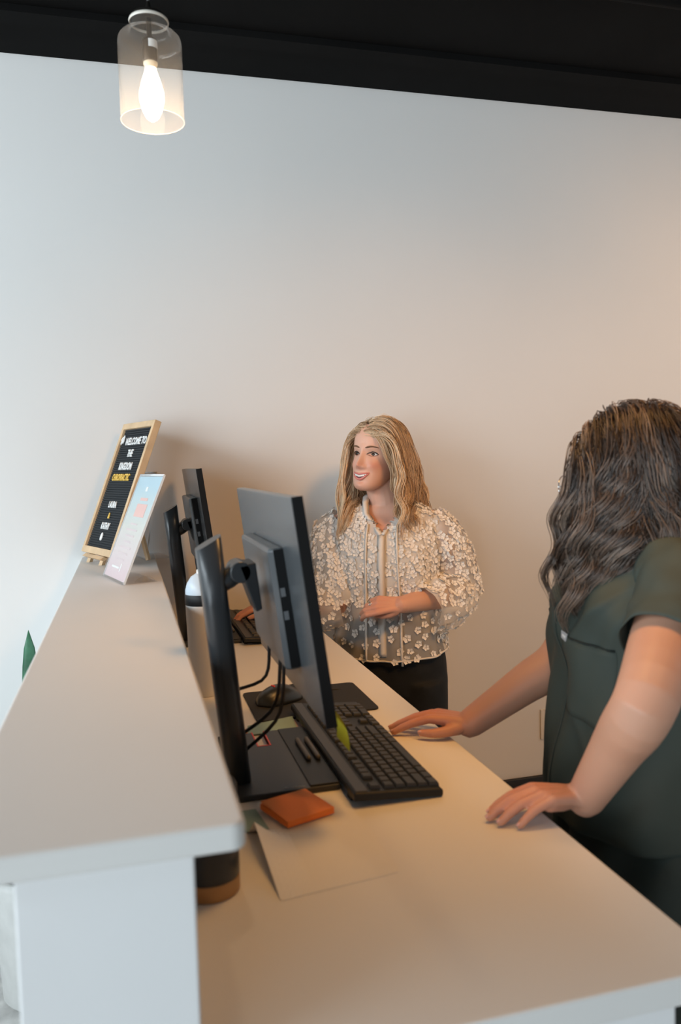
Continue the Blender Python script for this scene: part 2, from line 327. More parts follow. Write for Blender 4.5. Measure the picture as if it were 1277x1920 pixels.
# ------------------------------------------------------------------ monitors
def monitor(yc, top_x, z_top, label, near):
    yc0 = yc; W_, Hh = .54, .315
    e = empty('monitor', label, 'monitor', (.20, yc0, DZ), 0, None)
    L = lambda x, y, z: Vector((x-.20, y-yc0, z-DZ))
    tilt = math.atan2(.2611-.2229, 1.478-1.1695)
    # panel frame: origin at top edge of the screen plane, x = toward user, z up
    m = Matrix.Translation(L(top_x, yc0, z_top)) @ Matrix.Rotation(-tilt, 4, 'Y')
    MB().box(-.0145, 0, -W_/2, W_/2, -Hh, 0, M4=m).build('panel_shell', M['back'], e, bevel=.0025)
    MB().box(-.0150, .0004, -W_/2-.0007, -W_/2+.004, -Hh-.0005, .0004, M4=m).build('shaded_side_bezel', M['bezel'], e, bevel=.001)  # dark strip on the near edge, its shade put into the colour
    MB().box(0, .0010, -W_/2+.008, W_/2-.008, -Hh+.02, -.008, M4=m).build('screen', M['screen'], e)
    hz0, hz1, hy0, hy1 = -.262, -.078, -.145, .145
    ring = lambda x, k: [m @ Vector((x, y*k, z)) for y, z in ((hy0, hz0), (hy1, hz0), (hy1, hz1), (hy0, hz1))]
    hs = MB().loft([ring(-.0135, 1.0), ring(-.029, 1.0), ring(-.0365, .93)]).build('electronics_housing', M['back'], e, bevel=.005)
    MB().box(-.0142, -.0130, .20, .235, -.052, -.036, M4=m).build('logo_plate', mat('logo_plate_grey', (.10, .11, .12), .5), e)
    MB().box(-.0295, -.0150, hy0-.0012, hy0+.001, hz0+.004, hz1-.002, M4=m).build('housing_side_shade', M['bezel'], hs)  # added dark plate that stands for shade on the housing's near side
    for z in (-.150, -.185): MB().box(-.028, -.021, hy0-.0020, hy0+.002, z, z+.013, M4=m).build('port', M['legend2'], hs)
    # column: slanted oval post, top cut at an angle
    cy = yc0-.062; rings = []
    xs0, xs1 = .151, .1175
    for t, hh in ((0, DZ+.010), (.25, None), (.5, None), (.75, None), (1, 1.400)):
        z = DZ+.010+(1.400-DZ-.010)*t; x = xs0+(xs1-xs0)*t; r = []
        for k in range(32):
            a = 2*math.pi*k/32; ca, sa = math.cos(a), math.sin(a)
            ax = .0195*math.copysign(abs(ca)**.7, ca); ay = .027*math.copysign(abs(sa)**.55, sa)
            zc = z+(.011*ax/.0195+.004 if t == 1 else 0); r.append(L(x+ax, cy+ay, zc))
        rings.append(r)
    c = MB().loft(rings).build('column', M['blkgl'], e, True); c.data.polygons[-1].use_smooth = False; c.data.polygons[-2].use_smooth = False
    eg = [L(xs0-.0135+(xs1-xs0)*.30-.008, cy-.004, DZ+.135)]
    MB().tube([Vector((eg[0].x+.004+.002*math.cos(k*math.pi/8), eg[0].y+.007*math.sin(k*math.pi/8), eg[0].z+.007*math.sin(k*math.pi/8+.8))) for k in range(17)], .0014, 6, dome=False).build('cable_hole_trim', M['red'], c, True)
    # arm and hinge
    MB().tube([L(.128, cy, 1.338), L(.146, cy, 1.346), L(.160, cy, 1.356)], [.017, .0165, .0165], 8, flat=(1, 1.3, (0, 0, 1))).build('arm', M['blkgl'], e, True)
    kn = L(.163, cy, 1.358)
    MB().tube([kn+Vector((0, -.03, 0)), kn+Vector((0, .03, 0))], .0165, 20, dome=False).build('hinge', M['blkgl'], e, bevel=.002)
    MB().loft([[L(.160, cy+y, 1.368), L(.186, cy+y, 1.372), L(.194, cy+y, 1.300), L(.185, cy+y, 1.296)] for y in (-.030, .036)]).build('hinge_bracket', M['blk'], e, bevel=.002)
    # base plate with a notch lined in red
    bx0, bx1, by0, by1 = .142, .2975, yc0-.135, yc0+.146; bz = DZ+.0095
    nx0, nx1, ny = .205, .225, by1-.075
    pts = [(bx0, by0), (bx1, by0), (bx1, by1), (nx1, by1), (nx1, ny), (nx0, ny), (nx0, by1), (bx0, by1)]
    ba = MB().loft([[L(x, y, z) for x, y in pts] for z in (DZ+.0006, bz)]).build('base_plate', [M['dark']], e, bevel=.0015)
    wl = .0022
    MB().loft([[L(x, y, z) for x, y in ((nx0-wl, by1), (nx0-wl, ny-wl), (nx1+wl, ny-wl), (nx1+wl, by1), (nx1, by1), (nx1, ny), (nx0, ny), (nx0, by1))] for z in (DZ+.001, bz+.0006)]).build('notch_lining', M['red'], ba)
    MB().box(L(.252, 0, 0).x, L(bx1, 0, 0).x, by0-yc0+.004, by1-yc0-.004, bz-DZ-.001, bz-DZ+.0025).build('phone_rest', M['blk'], ba, bevel=.001)
    for xx in (.272, .288):
        MB().tube([L(xx, yc0-.03, bz+.006), L(xx, yc0+.06, bz+.006)], .0055, 10, flat=(1, .8, (0, 0, 1))).build('rest_rib', mat('rib_grey', (.07, .07, .072), .4), ba, True)
    if near:
        t = text_part('brand_lettering', 'ThinkVision', 0, 0, .0085, M['legend'], ba, sx=.8, depth=.0002, align='LEFT')
        t.rotation_euler = (0, 0, 0); t.location = L(.212, by0+.006, bz+.0004)
    # cables
    for k, (y0, z0, x1, y1, z1) in enumerate(((.02, -.245, .150, .03, 1.14), (-.075, -.250, .150, -.02, 1.075), (-.105, -.250, .158, -.035, 1.055))):
        p0 = m @ Vector((-.030, y0, z0)); pts = [p0+Vector((0, 0, .02)), p0+Vector((-.002, 0, -.012)), p0*.62+L(x1, yc0+y1, z1)*.38+Vector((.016, .0, -.035)), L(x1, yc0+y1, z1), L(x1-.012, yc0+y1+.01, z1-.03)]
        MB().tube(curve_pts(pts, 20), [.0045]*3+[.0029]*17, 8).build('cable', M['rubber'], e, True)
    return e
m1 = monitor(1.30, .2229, 1.478, 'near black monitor on a slanted stand seen from behind beside the ledge', True)
m2 = monitor(2.375, .1912, 1.5155, 'far black monitor on its stand closest to the back wall', False)

# ------------------------------------------------------------------ keyboards
def keyboard(loc, label, rz=0):
    e = empty('keyboard', label, 'keyboard', loc, rz, 'black desk keyboards'); e.rotation_euler = (0, R(4.2), rz)
    Lk, Wk = .462, .138   # length along +y, depth along +x (user at +x)
    MB().loft([[(x, y, z) for x, y in ((0, 0), (Wk, 0), (Wk, Lk), (0, Lk))] for z in (.001, .010)]+[[(x, y, .0135) for x, y in ((.002, .002), (Wk-.004, .002), (Wk-.004, Lk-.002), (.002, Lk-.002))]]).build('case', M['blk'], e, bevel=.002)
    MB().box(.003, .021, .004, Lk-.004, .0125, .0150).build('top_bezel', M['dark'], e, bevel=.001)
    for y in (.03, Lk-.05): MB().box(.004, .012, y, y+.02, -.0095, .002).build('foot', M['blk'], e)
    cache = {}
    def key(x, y, wx, wy):
        kx = (round(wx, 4), round(wy, 4))
        if kx not in cache:
            r = lambda i, z: [(i, i, z), (wx-i, i, z), (wx-i, wy-i, z), (i, wy-i, z)]
            me = MB().loft([r(0, 0), r(.0006, .003), r(.0020, .0058)], cap0=False).mesh('key'); me.materials.append(M['key']); cache[kx] = me
        o = bpy.data.objects.new('key', cache[kx]); COL.objects.link(o); o.parent = e; o.location = (x, y, .0130)
    u, g = .0187, .0014; v = .0176
    def row(x, widths, y0=.010):
        y = y0
        for wd in widths:
            if wd > 0: key(x, y+g/2, v-g, wd*u-g)
            y += abs(wd)*u
    X = [.0265, .0485, .0485+v, .0485+2*v, .0485+3*v, .0485+4*v]
    nav, pad = .010+15.35*u, .010+18.7*u
    row(X[0], [1, -1, 1, 1, 1, 1, -.5, 1, 1, 1, 1, -.5, 1, 1, 1, 1]); row(X[0], [1]*3, nav); row(X[0], [1]*4, pad)
    row(X[1], [1]*13+[2]); row(X[1], [1]*3, nav); row(X[1], [1]*4, pad)
    row(X[2], [1.5]+[1]*12+[1.5]); row(X[2], [1]*3, nav); row(X[2], [1]*3, pad)
    row(X[3], [1.75]+[1]*11+[2.25]); row(X[3], [1]*3, pad)
    row(X[4], [2.25]+[1]*10+[2.75]); row(X[4], [-1, 1], nav); row(X[4], [1]*3, pad)
    row(X[5], [1.25, 1.25, 1.25, 6.25, 1.25, 1.25, 1.25, 1.25]); row(X[5], [1]*3, nav); row(X[5], [2, 1], pad)
    key(X[2], pad+3*u+g/2, 2*v-g, u-g); key(X[4], pad+3*u+g/2, 2*v-g, u-g)
    return e
kb = keyboard((.2985, 1.090, DZ+.0105), 'black keyboard in front of the near monitor next to the yellow note')
kb2 = keyboard((.2985, 2.195, DZ+.0105), 'black keyboard farther along the desk under the hand of the person in white')

# ------------------------------------------------------------------ mouse and mat
t = rounded_slab(-.125, .125, -.103, .103, 0, .003, .012).build('mouse_mat', M['pad']); t.location = (.352, 1.628, DZ+.0004); tag(t, 'black cloth mouse mat with rounded corners lying on the desk between the keyboards', 'mouse mat')
e = empty('computer_mouse', 'black computer mouse resting on the black mouse mat', 'mouse', (.293, 1.645, DZ+.0034), R(-63))
rg = []
for k in range(13):
    t_ = k/12; y = -.055+.11*t_; wd = .031*(1-abs(2*t_-1)**3.2)**.5+.002; hh = .036*math.sin(math.pi*(t_*.86+.09))**.8
    rg.append([(wd*math.cos(a)*(1 if math.sin(a) > 0 else 1), y, max(0, hh*math.sin(a)) if a <= math.pi else 0) for a in [math.pi*i/16 for i in range(17)]])
MB().loft(rg).build('shell', M['blkgl'], e, True)
MB().tube([(0, .030, .026), (0, .044, .019)], .003, 10).build('scroll_wheel', M['dark'], e, True)
MB().box(-.0005, .0005, .02, .053, .0, .0285).build('button_gap', M['rubber'], e)
MB().tube([(-.004, -.015, .0345), (.004, -.015, .0345)], .0022, 8).build('red_indicator', M['red'], e, True)
MB().tube(curve_pts([(0, .052, .006), (.01, .08, .004), (.02, .12, .002), (.03, .15, -.001)], 14), .0019, 8).build('cable', M['rubber'], e, True)

# ------------------------------------------------------------------ sticky notes and paper
def sheet(name, cs, z, m, label, cat='sticky note', group=None, thick=.0006, bend=0):
    c = Vector((sum(p[0] for p in cs)/len(cs), sum(p[1] for p in cs)/len(cs), z)); n = 9; V = []; 
    P = [Vector((p[0], p[1], z+(p[2] if len(p) > 2 else 0)))-c for p in cs]
    g = [[(P[0]*(1-u)+P[1]*u)*(1-v)+(P[3]*(1-u)+P[2]*u)*v for u in np.linspace(0, 1, n)] for v in np.linspace(0, 1, n)]
    b = MB()
    for dz in (0, thick): b.v += [tuple(p+Vector((0, 0, dz))) for r in g for p in r]
    for i in range(n-1):
        for j in range(n-1):
            a = i*n+j; b.f.append((a, a+n, a+n+1, a+1)); a += n*n; b.f.append((a, a+1, a+n+1, a+n))
    rim = [j for j in range(n)]+[i*n+n-1 for i in range(1, n)]+[(n-1)*n+j for j in range(n-2, -1, -1)]+[i*n for i in range(n-2, 0, -1)]
    for k in range(len(rim)):
        a, c2 = rim[k], rim[(k+1) % len(rim)]; b.f.append((a, c2, c2+n*n, a+n*n))
    b.m = [0]*len(b.f); o = b.build(name, m); o.location = c; return tag(o, label, cat, group)
# paper with its left edge sprung up
cs_w = .165
pp = MB(); n = 20
def pz(u, v): return .0003+.034*max(0, 1-u/.30)**1.3*min(1, v/.5)*max(0, min(1, (.66-v)/.16))
for dz in (0, .0003):
    for i in range(n+1):
        for j in range(n+1):
            u, v = j/n, i/n; x = .1515+(.3005-.1515)*u-.016*v*(1-u)**3; y = .883+(1.160-.883)*v+.02*u*(1-v)
            pp.v.append((x-.22, y-1.02, pz(u, v)+dz))
N1 = (n+1)
for i in range(n):
    for j in range(n):
        a = i*N1+j; pp.f += [(a, a+N1, a+N1+1, a+1)]; a += N1*N1; pp.f += [(a, a+1, a+N1+1, a+N1)]
rim = [j for j in range(N1)]+[i*N1+n for i in range(1, N1)]+[n*N1+j for j in range(n-1, -1, -1)]+[i*N1 for i in range(n-1, 0, -1)]
for k in range(len(rim)): pp.f.append((rim[k], rim[(k+1) % len(rim)], rim[(k+1) % len(rim)]+N1*N1, rim[k]+N1*N1))
pp.m = [0]*len(pp.f); o = pp.build('paper_sheet', M['paper'], smooth=False); o.location = (.22, 1.02, DZ); tag(o, 'cream paper sheet with a curled up left edge beside the black canister', 'paper')
on = empty('sticky_note_pad', 'bright orange square sticky note pad on the desk beside the monitor base', 'note pad', (.2175, 1.1055, DZ+.0028), R(20))
for k in range(8):
    d = .0385; ox, oy = rng.uniform(-.0005, .0005, 2)
    MB().box(-d+ox, d+ox, -d+oy, d+oy, k*.0011, k*.0011+.00085).build('note_sheet', M['orange'], on)
MB().loft([[(-.0385, -.0385, .0088), (.0385, -.0385, .0088), (.0385, .0385, .0088+.002), (-.0385, .0385, .0088+.003)], [(-.0385, -.0385, .0092), (.0385, -.0385, .0092), (.0385, .0385, .0092+.002), (-.0385, .0385, .0092+.003)]]).build('top_sheet', M['orange'], on)
sheet('sticky_note', [(.105, 1.066), (.170, 1.064), (.162, 1.134), (.099, 1.134)], DZ+.0018, M['teal'], 'teal sticky note half hidden under the ledge beside the orange pad')
sheet('sticky_note', [(.198, 1.452), (.292, 1.455), (.296, 1.522, .004), (.205, 1.505)], DZ+.0030, M['teal'], 'wrinkled teal sticky note lying behind the monitor base')
sheet('sticky_note', [(.178, 1.452), (.199, 1.452), (.202, 1.492), (.183, 1.492)], DZ+.0014, M['orange'], 'small orange sticky note at the stand foot of the near monitor')
sheet('sticky_note', [(.286, 1.452), (.311, 1.450), (.309, 1.512), (.290, 1.514)], DZ+.0014, M['pink'], 'pale pink sticky note beside the teal note behind the monitor base')
# yellow note stuck on the lower bezel of the near monitor, hanging and twisted
yn = MB(); G = []
A_, B_, C_, D_ = Vector((.2600, 1.155, 1.186)), Vector((.2655, 1.085, 1.180)), Vector((.2900, 1.075, 1.112)), Vector((.2830, 1.120, 1.120))
for i in range(8):
    for j in range(8):
        u, v = j/7, i/7; p = (A_*(1-u)+B_*u)*(1-v)+(D_*(1-u)+C_*u)*v; G.append(p+Vector((.012*math.sin(math.pi*v)*(1-u*.3), 0, 0)))
for dx in (0, .0004): yn.v += [tuple(p+Vector((dx, 0, 0))-A_) for p in G]
for i in range(7):
    for j in range(7): a = i*8+j; yn.f += [(a, a+8, a+9, a+1), (a+64, a+65, a+73, a+72)]
yn.m = [0]*len(yn.f); o = yn.build('sticky_note', M['yellow'], smooth=True); o.location = A_; tag(o, 'yellow sticky note hanging from the bottom edge of the near monitor over the keyboard', 'sticky note')

# ------------------------------------------------------------------ tumbler, canister, plant
e = empty('tumbler', 'tall white insulated tumbler with a pale blue domed lid behind the monitor stand', 'tumbler', (.152, 1.765, DZ))
MB().lathe([(.0005, .0), (.030, .0), (.033, .003), (.0375, .195), (.0375, .200), (.036, .202)], n=40).build('cup', M['tumb'], e, True)
MB().lathe([(.0372, .2), (.0383, .202), (.0383, .222), (.0372, .224)], n=40).build('black_band', M['blk'], e, True)
MB().lathe([(.0372, .223), (.0370, .232), (.033, .247), (.024, .261), (.013, .268), (.0005, .270)], n=40).build('domed_lid', M['tumbl'], e, True)
MB().lathe([(.012, .267), (.011, .276), (.0005, .278)], n=20).build('lid_button', M['whitepr'], e, True)
e = empty('canister', 'black round canister with an orange brown wooden base under the ledge end', 'canister', (.0768, .935, DZ))
MB().lathe([(.0005, 0), (.0335, 0), (.0350, .002), (.0350, .020)], n=40).build('wooden_base', M['wood2'], e, True)
MB().lathe([(.0345, .020), (.0352, .0215), (.0352, .125), (.033, .129), (.0005, .130)], n=40).build('black_body', M['blkgl'], e, True)
e = empty('snake_plant', 'upright green snake plant in a grey planter on the floor left of the ledge', 'plant', (-.288, 2.42, 0))
MB().lathe([(.0005, 0), (.10, 0), (.115, .02), (.13, .36), (.13, .38), (.115, .38), (.112, .33)], n=40).build('planter', M['pot'], e, True)
MB().lathe([(.0005, .345), (.112, .34)], n=32).build('soil', M['soil'], e)
for (x, y, hh, wd, az, lean) in ((.000, .02, .735, .030, .15, .00), (.030, .03, .722, .026, 1.2, .03), (-.03, -.02, .42, .024, .5, -.06), (-.06, .03, .36, .022, 1.6, -.04), (.02, -.05, .40, .024, -.4, .03), (.05, -.01, .34, .022, .9, .05)):
    b = MB(); rg = []
    for k in range(15):
        t_ = k/14; ww = wd*(.55+.75*t_-.2*t_**2)*(1-t_**5)**.7+.0006; z = .33+hh*t_; dx = lean*t_**1.5
        c, s_ = math.cos(az), math.sin(az); r = []
        for kk in range(8):
            a = 2*math.pi*kk/8; lx = ww*math.cos(a); ly = .0022*math.sin(a)+.010*(lx/wd)**2*.6; r.append((x+dx+lx*c-ly*s_, y+lx*s_+ly*c, z))
        rg.append(r)
    b.loft(rg).build('leaf', M['leaf'], e, True)
#PEOPLE
# ------------------------------------------------------------------ people: tools
def skin_material(name, col, blush):
    m = mat(name, col, .48, spec=.4); nt = m.node_tree; b = nt.nodes['Principled BSDF']
    b.inputs['Subsurface Weight'].default_value = .12; b.inputs['Subsurface Radius'].default_value = (.012, .005, .003); b.inputs['Subsurface Scale'].default_value = .6
    at = nt.nodes.new('ShaderNodeAttribute'); at.attribute_name = 'blush'
    mx = nt.nodes.new('ShaderNodeMix'); mx.data_type = 'RGBA'; mx.inputs[6].default_value = (*col, 1); mx.inputs[7].default_value = (*blush, 1)
    nt.links.new(at.outputs['Fac'], mx.inputs[0]); nt.links.new(mx.outputs[2], b.inputs['Base Color']); return m
M['skin'] = skin_material('skin', (.70, .41, .30), (.64, .24, .17))
M['skin2'] = skin_material('skin_warm', (.56, .30, .20), (.54, .18, .115))

def ell_ring(c, hw, yf, yb, n=48, p=2.25):
    """horizontal superellipse ring: half width hw, front y=yf, back y=yb"""
    cy, hd = (yf+yb)/2, (yb-yf)/2; o = []
    for k in range(n):
        a = 2*math.pi*k/n; ca, sa = math.cos(a), math.sin(a)
        o.append((c[0]+hw*math.copysign(abs(ca)**(2/p), ca), c[1]+cy+hd*math.copysign(abs(sa)**(2/p), sa), c[2]))
    return o
def prof_interp(prof, zs):
    P = np.array(prof); return [np.interp(zs, P[:, 0], P[:, k]) for k in range(1, P.shape[1])]
def smooth_prof(prof, n):
    P = [tuple(p) for p in prof]; 
    C = np.array([[*q] for q in curve_pts4(P, n)]); return C
def curve_pts4(P, n):
    P = np.array(P, float); P = np.vstack([2*P[0]-P[1], P, 2*P[-1]-P[-2]]); out = []; m = len(P)-3
    for i in range(n):
        u = i/(n-1)*m; k = min(int(u), m-1); t = u-k; a, b, c, d = P[k:k+4]
        out.append(.5*((2*b)+(c-a)*t+(2*a-5*b+4*c-d)*t*t+(3*b-a-3*c+d)*t**3))
    return out
HEAD = [  # z, half width, front, back   (origin at eye level)
 (-.1175, .014, -.074, -.050), (-.112, .028, -.086, -.030), (-.100, .041, -.092, -.004), (-.080, .051, -.0925, .028), (-.060, .057, -.092, .055),
 (-.030, .063, -.091, .080), (0, .068, -.088, .096), (.030, .0715, -.091, .101), (.060, .0715, -.087, .099), (.085, .064, -.072, .087), (.103, .047, -.046, .062), (.113, .024, -.016, .033), (.1160, .008, .0, .016)]
def add_head(b, Hm, k=1.0):
    rings = []
    for z, hw, yf, yb in curve_pts4(HEAD, 60): rings.append([Hm @ Vector(p) for p in ell_ring((0, 0, z*k), hw*k, yf*k, yb*k, 48)])
    b.loft(rings)
    for s in (-1, 1):   # ears
        c = [(.068*s, .012, -.012), (.076*s, .020, .010), (.078*s, .028, .022), (.074*s, .030, -.004), (.068*s, .016, -.030)]
        b.tube([Hm @ (Vector(p)*k) for p in c], [.007, .009, .009, .008, .006], 8)
def g2(x, z, x0, z0, sx, sz): return np.exp(-((x-x0)/sx)**2-((z-z0)/sz)**2)
def face_disp(P):
    """outward (-y) displacement for points in head-local space"""
    x, y, z = P[:, 0], P[:, 1], P[:, 2]; d = np.zeros(len(P))
    A = np.interp(z, [-.056, -.051, -.046, -.039, -.033, -.02, -.005, .008, .022, .035], [0, .004, .0145, .0255, .0255, .0185, .0115, .0075, .003, 0])
    sx = np.interp(z, [-.05, -.036, -.015, .02], [.0105, .0105, .0085, .009])
    d += A*np.exp(-(np.abs(x)/sx)**2.2)
    for s in (-1, 1):
        d += .0075*g2(x, z, .0145*s, -.0420, .0062, .0065)
        d -= .0085*g2(x, z, .0305*s, .0005, .0155, .0105)
        d += .0030*g2(x, z, .030*s, .021, .022, .0075)
        d += .0075*g2(x, z, .038*s, -.036, .017, .016)
        d -= .0022*g2(x, z, .030*s, -.062, .006, .014)
    d += .0045*g2(x, z, 0, -.066, .026, .011)+.006*g2(x, z, 0, -.103, .016, .012)-.0035*g2(x, z, 0, -.0885, .018, .006)
    return d*np.clip((-y-.015)/.035, 0, 1)
def remesh(b, name, vox, smooth_it=4, fac=.5):
    me = b.mesh(name+'_raw'); o = bpy.data.objects.new('raw', me); COL.objects.link(o)
    r = o.modifiers.new('r', 'REMESH'); r.mode = 'VOXEL'; r.voxel_size = vox
    s = o.modifiers.new('s', 'SMOOTH'); s.iterations = smooth_it; s.factor = fac
    out = bpy.data.meshes.new_from_object(o.evaluated_get(bpy.context.evaluated_depsgraph_get())); bpy.data.objects.remove(o); out.name = name
    out.polygons.foreach_set('use_smooth', [True]*len(out.polygons)); return out
def co(me): a = np.empty(len(me.vertices)*3); me.vertices.foreach_get('co', a); return a.reshape(-1, 3)
def setco(me, a): me.vertices.foreach_set('co', a.ravel()); me.update()
def sculpt_face(me, Hm, k=1.0):
    P = co(me); inv = np.array(Hm.inverted()); Q = (P @ inv[:3, :3].T+inv[:3, 3])/k
    sel = (np.abs(Q[:, 0]) < .08) & (np.abs(Q[:, 2]) < .13) & (Q[:, 1] < -.01)
    d = np.zeros(len(P)); d[sel] = face_disp(Q[sel]); Q[:, 1] -= d; H = np.array(Hm); P = (Q*k) @ H[:3, :3].T+H[:3, 3]; setco(me, P); return Q
def paint_blush(me, Q, hands):
    x, z = Q[:, 0], Q[:, 2]; f = np.zeros(len(Q)); fr = Q[:, 1] < -.03
    f += fr*(.55*g2(np.abs(x), z, .042, -.034, .020, .018)+.45*g2(x, z, 0, -.038, .014, .012)+.25*g2(x, z, 0, -.10, .02, .015))
    P = co(me)
    for c, r, a in hands: f += a*np.exp(-(((P-np.array(c))**2).sum(1))/r**2)
    at = me.attributes.new('blush', 'FLOAT', 'POINT'); at.data.foreach_set('value', np.clip(f, 0, 1).astype(np.float32))
def rest_hand(b, wrist, fdir, updir, side, floor_z, curls=None, **k):
    """bend every finger at the knuckle just enough for its tip to lie on the surface"""
    cu = [list(c) for c in curls]
    for i in range(4):
        lo, hi = 0., 75.
        for _ in range(14):
            cu[i][0] = (lo+hi)/2; t = hand(MB(), Vector(wrist), fdir, updir, side, curls=cu, **k)[i]
            if t[0].z-t[3] > floor_z: lo = cu[i][0]
            else: hi = cu[i][0]
    return Vector(wrist), hand(b, Vector(wrist), fdir, updir, side, curls=cu, **k)
def hand(b, wrist, fdir, updir, side, L=.165, curls=None, splay=1.0, knuckle_up=.0, thumb=None):
    """side=+1: thumb on the (fdir x updir) side ; capsule chains, unequal bent fingers"""
    f = Vector(fdir).normalized(); u = Vector(updir); u = (u-f*u.dot(f)).normalized(); t = f.cross(u)*side   # t towards thumb
    W = Vector(wrist); s = L/.18; tips = []
    curls = curls or [(12, 18, 12)]*4
    lens = [(.040, .024, .019), (.044, .027, .020), (.041, .025, .020), (.032, .019, .018)]
    offs = [.0265, .0085, -.0095, -.0265]; ml = [.086, .089, .084, .076]; rr = [.0092, .0094, .0090, .0080]
    for i in range(4):
        kn = W+f*ml[i]*s+t*offs[i]*s+u*(.004-abs(offs[i])*.12+knuckle_up)*s
        b.tube([W+t*offs[i]*.55*s+u*.001, W+(kn-W)*.5+t*offs[i]*.15*s+u*.002, kn], [.0155*s, .0125*s, .0100*s], 10)
        ang = R(splay*(4.5-3.6*i)); d = (f*math.cos(ang)+t*math.sin(ang)).normalized(); p = kn; th = 0; pts = [kn]; rad = [rr[i]*1.12*s]
        for j in range(3):
            th += R(curls[i][j]); dd = d*math.cos(th)-u*math.sin(th); p = p+dd*lens[i][j]*s; pts.append(p); rad.append(rr[i]*s*(1.0, .92, .80)[j])
        b.tube(pts, rad, 10); tips.append((pts[-1], dd, (u*math.cos(th)+d*math.sin(th)), rad[-1]))
    b.tube([W+t*.012*s, W+f*.045*s-u*.004*s, W+f*.078*s-t*.02*s], [.016*s, .0165*s, .0125*s], 10)   # palm filling
    th_ = thumb or [(.020, .022, -.006), (.048, .042, -.012), (.074, .050, -.016), (.097, .049, -.018)]
    pts = [W+f*a*s+t*c*s+u*e_*s for a, c, e_ in th_]
    b.tube(pts, [.0150*s, .0118*s, .0098*s, .0078*s], 10); dd = (pts[-1]-pts[-2]).normalized(); tips.append((pts[-1], dd, (u*.7+t*.7).normalized(), .0078*s)); return tips
def nails(tips, parent, m):
    for p, d, n, r in tips:
        n = (n-d*n.dot(d)).normalized(); sd = d.cross(n); b = MB(); rg = []
        for k in range(5):
            t = -.3+1.05*k/4; w_ = r*.62*(1-max(0, t)**3*.5)
            rg.append([p+d*r*t+sd*w_*math.sin(a)+n*(r*.90*math.cos(a)*(1-.13*max(0, t)**2)+h) for a, h in ((-.8, 0), (-.4, .0005), (0, .0007), (.4, .0005), (.8, 0), (.4, -.0012), (0, -.0012), (-.4, -.0012))])
        b.loft(rg).build('fingernail', m, parent, True)
def face_parts(body, Hm, k, brow_m, lip_m, iris_m, gaze=(-.15, -1, 0)):
    me = body.data; bvh = BVHTree.FromPolygons([v.co for v in me.vertices], [p.vertices for p in me.polygons])
    def srf(x, z, off=0):
        o_ = Hm @ (Vector((x, -.2, z))*k); d = (Hm.to_3x3() @ Vector((0, 1, 0))).normalized(); h = bvh.ray_cast(o_, d)
        q = (h[0] if h[0] else Hm @ Vector((x*k, -.08, z*k))); return q-d*off
    gz = Vector(gaze).normalized()
    for s in (-1, 1):
        c = srf(.0305*s, .0005, -.0062); b = MB(); n1, n2 = 24, 14; 
        rg = []
        # ball lofted along gaze axis so that iris and pupil are rings
        z_ax = gz; x_ax = Vector((0, 0, 1)).cross(z_ax).normalized(); y_ax = z_ax.cross(x_ax)
        for i in range(n2+1):
            a = math.pi*(i+.15)/(n2+.3); rr_ = math.sin(a); h = math.cos(a)
            ring = []
            for j in range(n1):
                q = z_ax*h+x_ax*rr_*math.cos(2*math.pi*j/n1)+y_ax*rr_*math.sin(2*math.pi*j/n1)
                ring.append(c+Hm.to_3x3() @ Vector((q.x*.0138, q.y*.0105, q.z*.0064))*k)
            rg.append(ring)
        b.loft(rg)
        for fi in range(n1*4): b.m[fi] = 1
        for fi in range(n1): b.m[fi] = 2
        b.m[-1] = 0; b.m[-2] = 2
        b.build('eye', [mat('sclera', (.82, .80, .78), .2), iris_m, mat('pupil', (.008, .008, .008), .1)], body, True)
        up_ = [srf(.0305*s+dx, .0005+.0072*(1-(dx/.0165)**2)-.0008+(.0012 if dx*s > 0 else -.0005), .0022) for dx in np.linspace(-.0160, .0165, 11)]
        MB().tube(up_, [.0006, .0010, .0013, .0015, .0016, .0016, .0016, .0016, .0017, .0016, .0008], 6).build('eyelashes', mat('lash', (.02, .013, .010), .7), body, True)
        lw = [srf(.0305*s+dx, .0005-.0062*(1-(dx/.0165)**2), .0012) for dx in np.linspace(-.0150, .0160, 11)]
        MB().tube(lw, .0009, 6).build('lower_lid', mat('lid_line', (.30, .13, .09), .6), body, True)
        br = [srf(s*(.013+.036*t), .0195+.0065*math.sin(t*2.0)-.004*t*t, .0008) for t in np.linspace(0, 1, 12)]
        MB().tube(br, [.0016, .0024, .0028, .0029, .0028, .0027, .0025, .0023, .0020, .0017, .0013, .0007], 8, flat=(1, .55, (0, 0, 1))).build('eyebrow', brow_m, body, True)
    hw = .0300
    zu = lambda x: -.0645+.0055*(x/hw)**2-.0012*math.exp(-(x/.004)**2); zl = lambda x: -.0815+.0225*(x/hw)**2
    X = np.linspace(-hw, hw, 21)
    MB().tube([srf(x, zu(x), .0012) for x in X], [.0008+.0024*(1-(x/hw)**2)**.6 for x in X], 8).build('upper_lip', lip_m, body, True)
    MB().tube([srf(x, zl(x), .0014) for x in X], [.0008+.0032*(1-(x/hw)**2)**.6 for x in X], 8).build('lower_lip', lip_m, body, True)
    X2 = np.linspace(-hw*.93, hw*.93, 27); b = MB()
    base = [srf(x, (zu(x)+zl(x))/2, .0006) for x in X2]
    fl = (Hm.to_3x3() @ Vector((0, -1, 0))).normalized(); upv = (Hm.to_3x3() @ Vector((0, 0, 1))).normalized()
    b.loft([[p+upv*((zu(x)-zl(x))*.5*k*.98)*t+fl*.0010 for p, x in zip(base, X2)] for t in (-1, 0, 1)], False, False, closed=False); b.build('mouth_interior', mat('mouth_dark', (.12, .02, .02), .6), body, True)
    tm = mat('teeth', (.86, .83, .78), .25)
